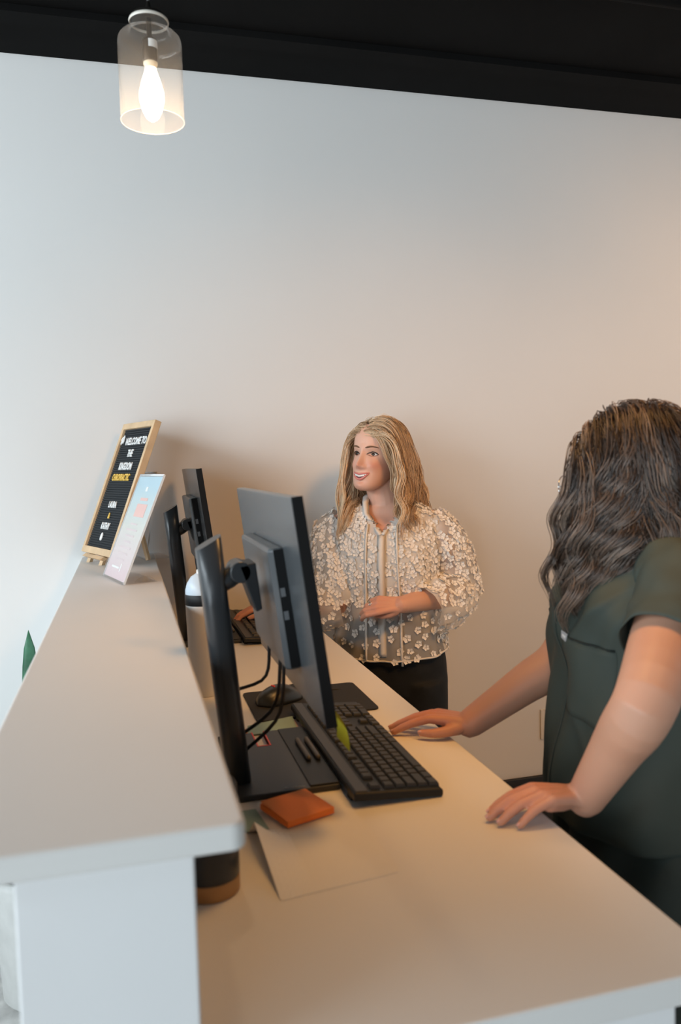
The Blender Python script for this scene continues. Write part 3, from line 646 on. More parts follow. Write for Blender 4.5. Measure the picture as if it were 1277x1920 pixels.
    for i in range(-4, 5):
        x = i*.0052; h = zu(x)-.0012; lo = max(zl(x)+.0042, zu(x)-.0088)
        if h-lo < .0015: continue
        wd = .00245 if abs(i) < 2 else .0023
        MB().loft([[srf(x+dx, z, .0014+o_) for dx, z in ((-wd, lo+.0004), (wd, lo+.0004), (wd, h), (-wd, h))] for o_ in (0, .0010)]).build('tooth', tm, body)

# ------------------------------------------------------------------ hair: guided locks of real strands
def hair_material(name, root, mid, tip, rough=.34):
    m = bpy.data.materials.new(name); m.use_nodes = True; nt = m.node_tree; b = nt.nodes['Principled BSDF']
    b.inputs['Roughness'].default_value = rough; b.inputs['Specular IOR Level'].default_value = .55
    a1 = nt.nodes.new('ShaderNodeAttribute'); a1.attribute_name = 'tone'
    r = nt.nodes.new('ShaderNodeValToRGB'); e = r.color_ramp.elements
    e[0].position = 0; e[0].color = (*root, 1); e[1].position = 1; e[1].color = (*tip, 1); k = e.new(.5); k.color = (*mid, 1)
    nt.links.new(a1.outputs['Fac'], r.inputs[0]); nt.links.new(r.outputs[0], b.inputs['Base Color']); return m
def strands_mesh(name, paths, rad, tone, n=3):
    S_, K, _ = paths.shape; T = np.gradient(paths, axis=1); T /= np.linalg.norm(T, axis=2, keepdims=True)+1e-9
    ref = np.array([.31, .87, .38]); A = np.cross(T, ref); A /= np.linalg.norm(A, axis=2, keepdims=True)+1e-9; B = np.cross(T, A)
    ang = 2*np.pi*np.arange(n)/n; V = paths[:, :, None, :]+rad[:, :, None, None]*(A[:, :, None, :]*np.cos(ang)[None, None, :, None]+B[:, :, None, :]*np.sin(ang)[None, None, :, None])
    idx = np.arange(S_*K*n).reshape(S_, K, n); a = idx[:, :-1, :]; c = np.roll(a, -1, 2); d = idx[:, 1:, :]; e = np.roll(d, -1, 2)
    F = np.stack([a, c, e, d], -1).reshape(-1, 4); me = bpy.data.meshes.new(name); V = V.reshape(-1, 3)
    me.vertices.add(len(V)); me.vertices.foreach_set('co', V.ravel()); me.loops.add(F.size); me.loops.foreach_set('vertex_index', F.ravel().astype(np.int32))
    me.polygons.add(len(F)); me.polygons.foreach_set('loop_start', np.arange(0, F.size, 4, dtype=np.int32)); me.polygons.foreach_set('use_smooth', np.ones(len(F), bool))
    me.update(); me.validate()
    at = me.attributes.new('tone', 'FLOAT', 'POINT'); at.data.foreach_set('value', np.repeat(tone.reshape(-1), n).astype(np.float32)); return me
def push_capsule(p, a, b_, r):
    ab = b_-a; t = max(0, min(1, (p-a).dot(ab)/ab.length_squared)); c = a+ab*t; d = p-c; L = d.length
    return c+d*(r/L) if L < r else p
def grow_hair(name, parent, Hm, k, m, capm, part_x, n_roots, per, length, amp, lam, r0, caps, seed, strand=.0009, face_x=.056, vol=.020, back_len=None, wave_start=.35, clump=.35, tone0=.0, tone1=1., front_back=.45, sweep=None, coh=.55, far=1.0):
    rg = np.random.default_rng(seed); inv = Hm.inverted(); c0 = Vector((0, .006, .022)); E = Vector((.0735, .0985, .0965))
    roots = []; N = n_roots*3
    for i in range(N):
        zz_ = 1-2*(i+.5)/N; ph = i*2.399963; rr_ = math.sqrt(1-zz_*zz_); d = Vector((rr_*math.cos(ph), rr_*math.sin(ph), zz_)); p = Vector((c0.x+d.x*E.x, c0.y+d.y*E.y, c0.z+d.z*E.z))
        lim = .066-.016*min(1, abs(p.x-part_x)/.06) if p.y < -.045 else (.052 if p.y < -.012 else (-.012 if p.y < .015 else -.062))
        if p.z > lim: roots.append((p, d))
    paths, rads, tones = [], [], []; KS = 30
    for p, d in roots:
        s = 1 if p.x > part_x+rg.normal(0, .002) else -1; nrm = Vector((d.x/E.x, d.y/E.y, d.z/E.z)).normalized()
        top = max(0, nrm.z); backness = max(0, min(1, (p.y-.02)/.06))
        t0 = Vector((s*(1-.55*backness), front_back+.5*backness, -.15-.6*backness+rg.normal(0, .06))); t0 = t0-nrm*t0.dot(nrm); dr = (t0.normalized()+nrm*.08).normalized()
        lay = (.004+vol*top**.8*(.75+.5*rg.random())+.004*rg.random())*(far if s < 0 else 1); Lh = length*(1.1 if s < 0 and far < 1 else 1)*(1+rg.normal(0, .05))*(1-(0 if back_len is None else (1-back_len)*backness))
        Lh -= .10*(1-top)*(1 if p.z < .03 else .4); K = KS; h = Lh/(K-1); sv = sweep(p, s, rg) if sweep else None; sw_on = sv is not None; swl = inv.to_3x3() @ Vector(sv) if sw_on else None; q = p*1.0; pts = []; grav_l = (inv.to_3x3() @ Vector((0, 0, -1)))
        for j in range(K):
            pts.append(Hm @ (q*k)); q = q+dr*h; w_ = min(1, j/7); dr = (dr*.80+grav_l*(.14+.20*w_)+(swl if sw_on and 5 < j < 20 else Vector((0, 0, 0)))).normalized()
            e = Vector(((q.x-c0.x)/(E.x+lay*min(1, .3+j/5)), (q.y-c0.y)/(E.y+lay*min(1, .3+j/5)), (q.z-c0.z)/(E.z+lay*min(1, .3+j/5)))); L = e.length
            if L < 1: q = c0+Vector((e.x/L*(E.x+lay), e.y/L*(E.y+lay), e.z/L*(E.z+lay))) if j > 4 else c0+(q-c0)/L
            if q.z < .0 and q.z > -.11 and q.y > -.06: # keep outside the cheek, jaw and neck column
                lim = np.interp(q.z, [-.11, -.05, 0], [.046, .060, .070])
                if abs(q.x) < lim and q.y < .02: q.x = s*lim
            if q.y < -.015 and q.z < .066:
                fx = face_x*(1 if s > 0 or far == 1 else .88)
                if s*q.x < fx: q.x = s*fx
            wq = Hm @ (q*k)
            for a_, b2, r_ in caps: wq = push_capsule(wq, a_, b2, r_+lay*.5)
            q = (inv @ wq)/k
        P = np.array([list(x) for x in pts]); T = np.gradient(P, axis=0); T /= np.linalg.norm(T, axis=1, keepdims=True)+1e-9
        Z = np.array([0, 0, 1.]); cen = np.array(Hm.translation); out = P-cen; out[:, 2] = 0; out /= np.linalg.norm(out, axis=1, keepdims=True)+1e-9
        sdv = np.cross(T, out); sdv /= np.linalg.norm(sdv, axis=1, keepdims=True)+1e-9; n1 = np.cross(sdv, T)
        t = np.linspace(0, 1, K); dist = t*Lh; az = math.atan2(p.y, p.x); ph = 1.5*math.sin(az*3+seed)+rg.normal(0, coh)+4*top
        env = np.clip((t-wave_start*.7)/wave_start, 0, 1)*amp*(1+.25*rg.normal()); wob = 2*np.pi*dist/lam*(1+.08*rg.normal())+ph
        G = P+sdv*(env*np.sin(wob))[:, None]+n1*(env*.6*(np.cos(wob)+.5))[:, None]
        base_tone = tone0+(tone1-tone0)*(.5+.27*rg.normal())
        for q_ in range(per):
            a_ = rg.random()*6.283; r_ = math.sqrt(rg.random())*r0*(.8+.5*rg.random()); prof = np.interp(t, [0, .12, .5, .85, 1], [.75, .95, 1, .7, clump])
            tw = a_+2.2*t*rg.normal(); off = sdv*(np.cos(tw)*r_*prof*1.35)[:, None]+n1*(np.sin(tw)*r_*prof*.65)[:, None]
            fz = .0016*rg.normal(size=3); tt = .86+.14*rg.random()
            path = G+off+fz*(t**2)[:, None]*2
            xi = np.linspace(0, (K-1)*tt, K); path = np.stack([np.interp(xi, np.arange(K), path[:, c]) for c in range(3)], 1)
            paths.append(path); rads.append(strand*np.interp(t, [0, .8, 1], [1, 1, .35])); tones.append(np.clip(base_tone+.16*rg.normal()+.28*(t-.45), 0, 1))
    me = strands_mesh(name, np.array(paths), np.array(rads), np.array(tones))
    o = obj(name, me, m, parent); o['kind'] = 'stuff'
    # scalp cap under the strands
    b = MB(); rings = []
    for i in range(18):
        a = math.pi*.5*i/17; rings.append([Hm @ (Vector((c0.x+E.x*1.012*math.sin(a*1.16)*math.cos(2*math.pi*j/40), c0.y+.010*(i/17)+E.y*1.0*math.sin(a*1.16)*math.sin(2*math.pi*j/40), c0.z+.004+E.z*1.005*math.cos(a*1.16)))*k) for j in range(40)])
    rings = [[(p if not ((inv @ p)/k).y < -.052 or ((inv @ p)/k).z > .062 else Hm @ (Vector((((inv @ p)/k).x*.9, -.052, max(((inv @ p)/k).z, .03)))*k)) for p in r] for r in rings]
    b.loft(rings).build('scalp_cap', capm, o, True)
    return o
# ------------------------------------------------------------------ clothing tools
def garment_torso(b, prof, n=80, m_=70, p=2.3, center=None, folds=None, skip=None):
    C = curve_pts4(prof, m_); rings = []
    for row in C:
        z, hw, yf, yb = row[:4]; ring = ell_ring((0, 0, z), hw, yf, yb, n, p)
        if folds: ring = [folds(*q) for q in ring]
        rings.append(ring)
    base = len(b.v); b.loft(rings, False, False)
    if skip:
        keep = [(f, mi) for f, mi in zip(b.f, b.m) if not skip(*(sum(b.v[i][c] for i in f)/len(f) for c in range(3)))]
        b.f = [f for f, _ in keep]; b.m = [mi for _, mi in keep]
    return b
def sleeve(b, pts, rad, n=40, k=24, folds=0., seed=0, flat=None):
    P = curve_pts(pts, k); rr_ = np.interp(np.linspace(0, len(rad)-1, k), range(len(rad)), rad); prev = None; rings = []
    for i, p in enumerate(P):
        t = (P[min(i+1, k-1)]-P[max(i-1, 0)]).normalized(); a = t.orthogonal() if prev is None else prev-t*prev.dot(t); a.normalize(); prev = a; c = t.cross(a); r = []
        for j in range(n):
            an = 2*math.pi*j/n; ro = rr_[i]*(1+folds*(math.sin(5*an+seed+i*.5)*.5+math.sin(9*an+2*seed-i*.35)*.35+math.sin(i*.9+seed)*.5*math.sin(2*an)))
            r.append(p+(a*math.cos(an)+c*math.sin(an))*ro)
        rings.append(r)
    b.loft(rings, False, False); return b
def solid(o, t, off=-1):
    s = o.modifiers.new('cloth', 'SOLIDIFY'); s.thickness = t; s.offset = off
def band(pts, wd, th, nrm, name, m, parent, n=None):
    """flat strip following pts"""
    b = MB(); b.tube(pts, [wd]*len(pts), 4, flat=(1, th/wd, nrm), dome=False); return b.build(name, m, parent, True)

# ------------------------------------------------------------------ person in white
T1 = R(-25); loc1 = Vector((.790, 2.40, 0)); RT1 = Matrix.Translation(loc1) @ Matrix.Rotation(T1, 4, 'Z'); I1 = RT1.inverted()
L1 = lambda x, y, z: I1 @ Vector((x, y, z))
H1 = Matrix.Translation((-.022, -.018, 1.5385)) @ Matrix.Rotation(R(-27), 4, 'Z') @ Matrix.Rotation(R(4), 4, 'Y') @ Matrix.Rotation(R(-5), 4, 'X'); k1 = .95
b = MB(); add_head(b, H1, k1)
b.tube([(.0, .012, 1.33), (-.008, .008, 1.40), (-.022, .002, 1.475)], [.058, .050, .050], 20)
b.loft([ell_ring((0, 0, z), hw, yf, yb, 40) for z, hw, yf, yb in curve_pts4([(.84, .150, -.105, .11), (.92, .155, -.105, .11), (1.0, .135, -.095, .085), (1.06, .125, -.092, .075), (1.14, .135, -.105, .08), (1.22, .142, -.122, .085), (1.28, .142, -.112, .086), (1.325, .140, -.080, .078), (1.352, .112, -.055, .062), (1.378, .066, -.045, .055), (1.40, .045, -.03, .045)], 40)])
Lsh, Lel, Lwr = Vector((.142, .005, 1.320)), Vector((.205, .030, 1.100)), Vector((.058, -.182, 1.100))
b.tube([Lsh, Lsh.lerp(Lel, .45)+Vector((.004, 0, 0)), Lel], [.046, .042, .037], 32); b.tube([Lel, Lel.lerp(Lwr, .35), Lwr], [.038, .038, .0255], 32)
t1 = hand(b, Lwr, (-.88, -.30, .02), (-.25, -.85, .45), -1, .155, [(26, 40, 26), (32, 46, 28), (38, 50, 28), (44, 50, 28)], .3, thumb=[(.020, .020, -.006), (.045, .030, -.016), (.068, .030, -.026), (.088, .022, -.034)])
Rsh = Vector((-.142, .005, 1.320)); Rwr = L1(.435, 2.475, 1.085); Rel = L1(.645, 2.395, 1.085)
b.tube([Rsh, Rsh.lerp(Rel, .5), Rel], [.046, .042, .037], 32); b.tube([Rel, Rel.lerp(Rwr, .35), Rwr], [.038, .036, .0255], 32)
fd = I1.to_3x3() @ Vector((-.93, .10, -.20)); t2 = hand(b, Rwr, fd, (0, 0, 1), -1, .160, [(14, 26, 18)]*4, .8)
me = remesh(b, 'person', .0023, 6); Q = sculpt_face(me, H1, k1); paint_blush(me, Q, [(Lwr+Vector((-.06, -.03, 0)), .07, .45), (Rwr+fd*.1, .09, .55), (Vector((0, -.08, 1.32)), .05, .25)])
p1 = obj('person', me, M['skin'], None, True); p1.matrix_world = RT1
tag(p1, 'smiling person with long blonde hair in a sheer white flowered blouse standing behind the desk', 'person')
nl = mat('nail_pink', (.72, .40, .34), .25); nails(t1, p1, nl); nails(t2, p1, nl)
face_parts(p1, H1, k1, mat('brow_brown', (.16, .085, .045), .8), mat('lips_rose', (.62, .20, .17), .35), mat('iris_brown', (.03, .016, .009), .15), (-.25, -1, .02))
# ring on the ring finger
tp = t1[2][0]; rgp = [v for v in [Lwr]][0]
f_ = Vector((-.88, -.30, .02)).normalized(); u_ = Vector((-.25, -.85, .45)); u_ = (u_-f_*u_.dot(f_)).normalized(); tt_ = f_.cross(u_)*-1; s_ = .155/.18
kn = Lwr+f_*.084*s_+tt_*-.0095*s_+u_*.003*s_; d_ = (f_*math.cos(R(38))-u_*math.sin(R(38))); rc = kn+d_*.021
e1 = d_.cross(u_).normalized(); e2 = d_.cross(e1)
for dz in (-.0022, .0018):
    MB().tube([rc+d_*dz+(e1*math.cos(2*math.pi*i/24)+e2*math.sin(2*math.pi*i/24))*.0088 for i in range(25)], .0013, 6, dome=False).build('ring', M['metal'], p1, True)
MB().lathe([(.0003, -.002), (.0026, .0), (.0018, .0016), (.0003, .0018)], n=10).build('ring_stone', M['whitepr'], p1, True).location = rc+u_*.0094
# trousers
M['trouser'] = mat('black_trousers', (.012, .014, .016), .75, var=.2, scale=20, bump=.2, bscale=400, spec=.25)
b = MB(); b.loft([ell_ring((0, 0, z), hw, yf, yb, 48) for z, hw, yf, yb in curve_pts4([(.80, .178, -.118, .130), (.86, .178, -.120, .130), (.92, .172, -.118, .125), (.98, .155, -.112, .105), (1.035, .140, -.105, .090)], 24)])
for s in (-1, 1): b.loft([ell_ring((s*x, 0, z), hw, -hd, hd+.01, 32) for z, x, hw, hd in curve_pts4([(.02, .105, .075, .085), (.25, .10, .072, .08), (.5, .095, .080, .09), (.7, .09, .088, .105), (.84, .088, .092, .115)], 20)])
tr = obj('trousers', remesh(b, 'trousers', .007, 6), M['trouser'], p1, True)
for s in (-1, 1):
    MB().loft([ell_ring((s*.105, -.05, z), hw, -.115, .10, 24, 2.4) for z, hw in ((.002, .040), (.03, .044), (.055, .036))]).build('shoe', M['blk'], p1, True)
# blouse: sheer cream cloth, camisole below, flowers sewn on
M['cami'] = mat('white_camisole', (.86, .86, .85), .7, bump=.1, bscale=300)
M['sheer'] = seethrough('sheer_cream_chiffon', (.88, .86, .82), .46, gloss=False)
nt_ = M['sheer'].node_tree; tc_ = nt_.nodes.new('ShaderNodeTexCoord'); sx_ = nt_.nodes.new('ShaderNodeSeparateXYZ'); nt_.links.new(tc_.outputs['Object'], sx_.inputs[0])
mr_ = nt_.nodes.new('ShaderNodeMapRange'); mr_.inputs[1].default_value = 1.03; mr_.inputs[2].default_value = 1.15; mr_.inputs[3].default_value = .42; mr_.inputs[4].default_value = .80; nt_.links.new(sx_.outputs['Z'], mr_.inputs[0])
ab_ = nt_.nodes.new('ShaderNodeMath'); ab_.operation = 'ABSOLUTE'; nt_.links.new(sx_.outputs['X'], ab_.inputs[0])
m3_ = nt_.nodes.new('ShaderNodeMapRange'); m3_.inputs[1].default_value = .150; m3_.inputs[2].default_value = .185; m3_.inputs[3].default_value = 1; m3_.inputs[4].default_value = .62; nt_.links.new(ab_.outputs[0], m3_.inputs[0])
ml_ = nt_.nodes.new('ShaderNodeMath'); ml_.operation = 'MULTIPLY'; nt_.links.new(mr_.outputs[0], ml_.inputs[0]); nt_.links.new(m3_.outputs[0], ml_.inputs[1])
nt_.links.new(ml_.outputs[0], [n_ for n_ in nt_.nodes if n_.type == 'MIX_SHADER' and n_.inputs[1].links and n_.inputs[1].links[0].from_node.type == 'BSDF_TRANSPARENT'][0].inputs[0])
M['flower'] = mat('cream_applique', (.90, .87, .82), .7, Subsurface_Weight=.0)
M['trim1'] = mat('cream_band', (.80, .76, .70), .65)
def folds1(x, y, z):
    a = math.atan2(y, x); d = .0035*math.sin(9*a+z*14)+.0025*math.sin(15*a-z*9); d *= min(1, max(0, (1.33-z)/.08)); r = math.hypot(x, y)+1e-6; return (x+x/r*d, y+y/r*d, z-(.016*max(0, -math.sin(a)))*max(0, min(1, (1.0-z)/.065)))
BL = [(.935, .180, -.140, .135), (.985, .174, -.138, .130), (1.04, .166, -.134, .115), (1.11, .160, -.136, .105), (1.18, .158, -.146, .100), (1.24, .158, -.146, .098), (1.29, .158, -.130, .097), (1.325, .163, -.104, .092), (1.350, .158, -.082, .082), (1.372, .128, -.068, .072), (1.392, .088, -.060, .066), (1.412, .060, -.056, .060)]
vneck = lambda x, y, z: y < 0 and z > 1.305 and abs(x+.003) < (z-1.303)*.85
b = garment_torso(MB(), BL, 120, 110, 2.3, folds=folds1, skip=vneck)
sleeve(b, [Lsh+Vector((-.015, 0, .012)), Lsh+Vector((.030, .005, -.05)), Lsh.lerp(Lel, .6)+Vector((.022, .01, 0)), Lel+Vector((.020, .008, -.012))], [.058, .066, .070, .072, .066], 44, 26, .06, 1)
sleeve(b, [Lel+Vector((.012, .012, .006)), Lel.lerp(Lwr, .22)+Vector((.012, .0, -.010)), Lel.lerp(Lwr, .45)+Vector((.008, 0, -.022)), Lel.lerp(Lwr, .66)+Vector((.008, 0, -.030))], [.070, .082, .084, .070], 44, 22, .07, 2)
sleeve(b, [Rsh+Vector((.015, 0, .012)), Rsh+Vector((-.030, .005, -.05)), Rsh.lerp(Rel, .6)+Vector((-.022, .0, 0)), Rel+Vector((-.02, .0, -.008))], [.060, .074, .080, .082, .074], 44, 26, .06, 3)
sleeve(b, [Rel+Vector((-.01, .0, .0)), Rel.lerp(Rwr, .3)+Vector((0, .0, -.006)), Rel.lerp(Rwr, .62)+Vector((0, 0, -.014)), Rel.lerp(Rwr, .9)+Vector((0, 0, -.010))], [.068, .078, .076, .062], 44, 22, .07, 4)
bl = b.build('blouse', M['sheer'], p1, True)
cm = garment_torso(MB(), [(1.09, .142, -.124, .092), (1.12, .146, -.128, .093), (1.18, .150, -.138, .094), (1.24, .151, -.138, .093), (1.295, .150, -.122, .091)], 60, 24, 2.3)
cm.build('camisole', M['cami'], p1, True)
for s in (-1, 1): MB().tube([(s*.085, -.122, 1.272), (s*.080, -.10, 1.315), (s*.078, -.04, 1.372), (s*.078, .03, 1.372)], .004, 6, flat=(1, .4, (1, 0, 0))).build('strap', M['cami'], p1, True)
bvb = BVHTree.FromPolygons([Vector(v) for v in b.v], b.f)
def bsf(x, z, off=.002):
    h = bvb.ray_cast(Vector((x, -.5, z)), Vector((0, 1, 0))); return (h[0] if h[0] else Vector((x, -.13, z)))-Vector((0, off, 0))
band([bsf(-.004+.003*math.sin(z*5), z, .0028) for z in np.linspace(.932, 1.300, 30)], .0125, .0012, (1, 0, 0), 'placket', M['trim1'], bl)
for s in (-1, 1):
    e_ = [bsf(-.003+s*(.0020+(z-1.303)*.85), z, .003) for z in np.linspace(1.302, 1.362, 12)]+[Vector((s*.062, -.040, 1.395)), Vector((s*.062, -.022, 1.408)), Vector((s*.058, .010, 1.414)), Vector((s*.04, .05, 1.412)), Vector((0, .062, 1.412))]
    band(e_, .0105, .0014, (s*.9, 0, .45), 'collar', M['trim1'], bl)
    tie = [bsf(s*.030-.003, 1.365, .006)]+[bsf(-.003+s*(.045+.010*math.sin((1.33-z)*3)), z, .006+.002*math.sin(z*30)) for z in np.linspace(1.33, .905 if s > 0 else .925, 30)]
    band(tie, .0040, .0012, (1, 0, 0), 'tie', M['trim1'], bl)
hem = [];
for i in range(97):
    a = 2*math.pi*i/96; q = ell_ring((0, 0, .935), .180, -.140, .135, 96, 2.3)[i % 96]; hem.append(Vector(folds1(*q)))
MB().tube(hem, .0030, 6, dome=False).build('hem_roll', M['trim1'], bl, True)
# flowers: five bent petals
def petal_mesh(r, seed):
    g = random.Random(seed); mb = MB()
    for k in range(5):
        a = 2*math.pi*k/5+g.uniform(-.15, .15); L_ = r*g.uniform(.85, 1.1); wd = L_*.42; li = g.uniform(.15, .55)*r
        ca, sa = math.cos(a), math.sin(a); P = [(L_*.08, 0, .0006), (L_*.62, wd, li*.55), (L_, 0, li), (L_*.62, -wd, li*.55), (L_*.62, 0, li*.25)]
        mb.add([(x*ca-y*sa, x*sa+y*ca, z) for x, y, z in P], [(0, 4, 1), (1, 4, 2), (2, 4, 3), (3, 4, 0)])
    me_ = mb.mesh('flower'); me_.materials.append(M['flower']); return me_
fl_m = [petal_mesh(.0135, i) for i in range(5)]
fg = np.random.default_rng(3); V_ = np.array(b.v); tri = []; 
for f in b.f: tri += [(f[0], f[1], f[2]), (f[0], f[2], f[3])]
tri = np.array(tri); A3 = V_[tri]; nrm_ = np.cross(A3[:, 1]-A3[:, 0], A3[:, 2]-A3[:, 0]); ar = np.linalg.norm(nrm_, axis=1); nrm_ /= ar[:, None]+1e-12
cand = fg.choice(len(tri), 12000, p=ar/ar.sum()); pts_ = []; nms_ = []
vd = I1.to_3x3() @ Vector((-.32, -.947, 0)); vd = np.array(vd)
for c in cand:
    u1, u2 = fg.random(2); su = math.sqrt(u1); p = A3[c, 0]*(1-su)+A3[c, 1]*su*(1-u2)+A3[c, 2]*su*u2; n_ = nrm_[c]
    ctr = np.array([0, -.01, p[2]])
    if abs(p[0]) > .168 or (p[1] < -.16): ctr = p-n_*.01
    if np.dot(n_, p-ctr) < 0: n_ = -n_
    dmin = .0158 if p[2] > 1.09 else .027
    if abs(p[0]+.004) < .018 and p[1] < 0: continue
    if p[1] < 0 and p[2] > 1.29 and abs(p[0]+.003) < (p[2]-1.29)*.85+.012: continue
    if pts_ and np.min(((np.array(pts_)-p)**2).sum(1)) < dmin**2: continue
    pts_.append(p); nms_.append(n_)
vis = sorted(range(len(pts_)), key=lambda i: -np.dot(nms_[i], vd)); rest = MB()
for r_, i in enumerate(vis):
    n_ = Vector(nms_[i]); qd = n_.to_track_quat('Z', 'Y') @ Euler((0, 0, fg.uniform(0, 6.28))).to_quaternion(); m4 = Matrix.Translation(Vector(pts_[i])+n_*.0012) @ qd.to_matrix().to_4x4() @ Matrix.Scale(fg.uniform(.8, 1.15), 4)
    if r_ < 300:
        o = bpy.data.objects.new('flower', fl_m[i % 5]); COL.objects.link(o); o.parent = bl; o.matrix_local = m4
    else:
        me_ = fl_m[i % 5]; rest.add([m4 @ v.co for v in me_.vertices], [tuple(p_.vertices) for p_ in me_.polygons])
if rest.v: rest.build('flowers_behind', M['flower'], bl)['kind'] = 'stuff'
caps1 = [(Vector((-.15, .0, 1.325)), Vector((.15, .0, 1.325)), .074), (Vector((0, .0, 1.18)), Vector((0, .0, 1.27)), .142), (Vector((-.01, .008, 1.38)), Vector((-.025, .0, 1.50)), .050), (Lsh+Vector((.02, 0, 0)), Lel, .076), (Rsh-Vector((.02, 0, 0)), Rel, .076)]
M['hair1'] = hair_material('blonde_hair', (.26, .155, .08), (.66, .445, .265), (.92, .725, .50)); M['cap1'] = mat('scalp_blonde', (.20, .12, .06), .7)
grow_hair('hair', p1, H1, k1, M['hair1'], M['cap1'], -.010, 210, 22, .40, .013, .135, .0105, caps1, 5, .00075, face_x=.052, vol=.009, back_len=.86, wave_start=.4, sweep=lambda p, s, g: (.05, .16, 0) if s > 0 and (p.y > -.035 or g.random() < .5) else ((-.01, -.14, 0) if s < 0 and p.y < .03 else None), far=.35)

# ------------------------------------------------------------------ person in green scrubs
T2 = R(-105); loc2 = Vector((.815, 1.148, 0)); RT2 = Matrix.Translation(loc2) @ Matrix.Rotation(T2, 4, 'Z'); I2 = RT2.inverted()
L2 = lambda x, y, z: I2 @ Vector((x, y, z))
hl = L2(.800, 1.140, 1.482)
H2 = Matrix.Translation(hl) @ Matrix.Rotation(R(-38), 4, 'Z') @ Matrix.Rotation(R(6), 4, 'X')
b = MB(); add_head(b, H2, .95)
b.tube([(0, .012, 1.34), (hl.x*.4, hl.y*.3, 1.40), (hl.x*.9, hl.y*.8+.01, 1.45)], [.062, .054, .052], 20)
b.loft([ell_ring((0, 0, z), hw, yf, yb, 40) for z, hw, yf, yb in curve_pts4([(.86, .155, -.110, .115), (.94, .155, -.115, .11), (1.02, .142, -.110, .09), (1.08, .135, -.105, .082), (1.16, .142, -.112, .085), (1.24, .148, -.122, .09), (1.28, .146, -.108, .088), (1.315, .146, -.080, .078), (1.345, .120, -.055, .062), (1.378, .070, -.045, .055), (1.41, .045, -.03, .045)], 40)])
Ls2, Le2, Lw2 = Vector((.148, .005, 1.322)), L2(.622, .868, 1.205), L2(.606, .980, 1.040)
D2 = I2.to_3x3()
Lw2, th1 = rest_hand(b, Lw2, D2 @ Vector((-.995, .03, .08)), (0, 0, 1), 1, DZ+.001, L=.150, curls=[(0, 14, 8), (0, 16, 8), (0, 16, 8), (0, 14, 8)], splay=.5, knuckle_up=.010, thumb=[(.018, .024, -.006), (.045, .046, -.012), (.066, .060, -.016), (.084, .066, -.020)])
arm_r = lambda a: list(np.interp(np.linspace(0, 1, 20), [0, .25, .5, .66, 1], a))
b.tube(curve_pts([Ls2, Ls2.lerp(Le2, .5), Le2, Le2.lerp(Lw2, .4), Lw2], 20), arm_r([.050, .0455, .0395, .0385, .0262]), 32)
Rs2, Re2, Rw2 = Vector((-.148, .005, 1.322)), L2(.752, 1.300, 1.150), L2(.583, 1.322, 1.043)
Rw2, th2 = rest_hand(b, Rw2, D2 @ Vector((-.84, .54, .06)), (0, 0, 1), -1, DZ+.001, L=.150, curls=[(0, 8, 5), (0, 9, 5), (0, 9, 6), (0, 10, 6)], splay=2.0, knuckle_up=.006)
b.tube(curve_pts([Rs2, Rs2.lerp(Re2, .5), Re2, Re2.lerp(Rw2, .4), Rw2], 20), arm_r([.050, .0455, .0395, .0380, .0258]), 32)
me = remesh(b, 'person', .0023, 6); Q = sculpt_face(me, H2, .95)
paint_blush(me, Q, [(Lw2+D2 @ Vector((-.09, .02, 0)), .07, .5), (Rw2+D2 @ Vector((-.06, .06, 0)), .09, .6)])
p2 = obj('person', me, M['skin2'], None, True); p2.matrix_world = RT2
tag(p2, 'person in green scrubs with wavy brown hair leaning both hands on the desk', 'person')
nails(th1, p2, nl); nails(th2, p2, nl)
face_parts(p2, H2, .95, mat('brow_dark', (.06, .035, .02), .8), mat('lips_soft', (.55, .20, .17), .4), mat('iris_dark', (.03, .02, .012), .15), (0, -1, 0))
M['scrub'] = mat('green_scrub_cloth', (.050, .064, .055), .72, var=.06, scale=14, bump=.15, bscale=700, spec=.3)
M['scrub2'] = mat('green_scrub_trousers', (.044, .056, .049), .75, var=.06, scale=14, bump=.15, bscale=700, spec=.3)
def folds2(x, y, z):
    a = math.atan2(y, x); d = .005*math.sin(6*a+z*16+.6)*min(1, max(0, (1.25-z)/.1))+.0045*math.sin(11*a-z*21)+.007*math.sin(z*38+a*5.5)*math.exp(-((z-1.28)/.07)**2)
    if y < 0:
        for (xa, za, xb, zb, am) in ((.140, 1.325, .045, 1.205, .0075), (.158, 1.315, .118, 1.175, .0085), (.10, 1.345, -.02, 1.255, .005), (.05, 1.15, .13, 1.03, .005)):
            ux, uz = xb-xa, zb-za; L_ = math.hypot(ux, uz); t = max(0, min(1, ((x-xa)*ux+(z-za)*uz)/L_**2)); q_ = math.hypot(x-xa-ux*t, z-za-uz*t)
            d += am*math.exp(-(q_/.0085)**2)*math.sin(math.pi*(.15+.7*t))
    d *= min(1, max(0, (1.385-z)/.07)); r = math.hypot(x, y)+1e-6; return (x+x/r*d, y+y/r*d, z)
SC = [(.935, .188, -.150, .150), (.985, .186, -.154, .145), (1.04, .180, -.150, .132), (1.10, .174, -.142, .120), (1.17, .168, -.138, .112), (1.24, .166, -.142, .108), (1.285, .168, -.132, .106), (1.322, .168, -.104, .098), (1.350, .146, -.080, .084), (1.378, .112, -.066, .072), (1.402, .082, -.060, .068), (1.420, .068, -.058, .064)]
vn2 = lambda x, y, z: y < 0 and z > 1.335 and abs(x) < (z-1.335)*.62
b = garment_torso(MB(), SC, 110, 100, 2.35, folds=folds2, skip=vn2)
top = b.build('scrub_top', M['scrub'], p2, True); solid(top, .0015)
bs2 = BVHTree.FromPolygons([Vector(v) for v in b.v], b.f)
def sf2(x, z, off=.001):
    h = bs2.ray_cast(Vector((x, -.6, z)), Vector((0, 1, 0))); return (h[0] if h[0] else Vector((x, -.14, z)))-Vector((0, off, 0))
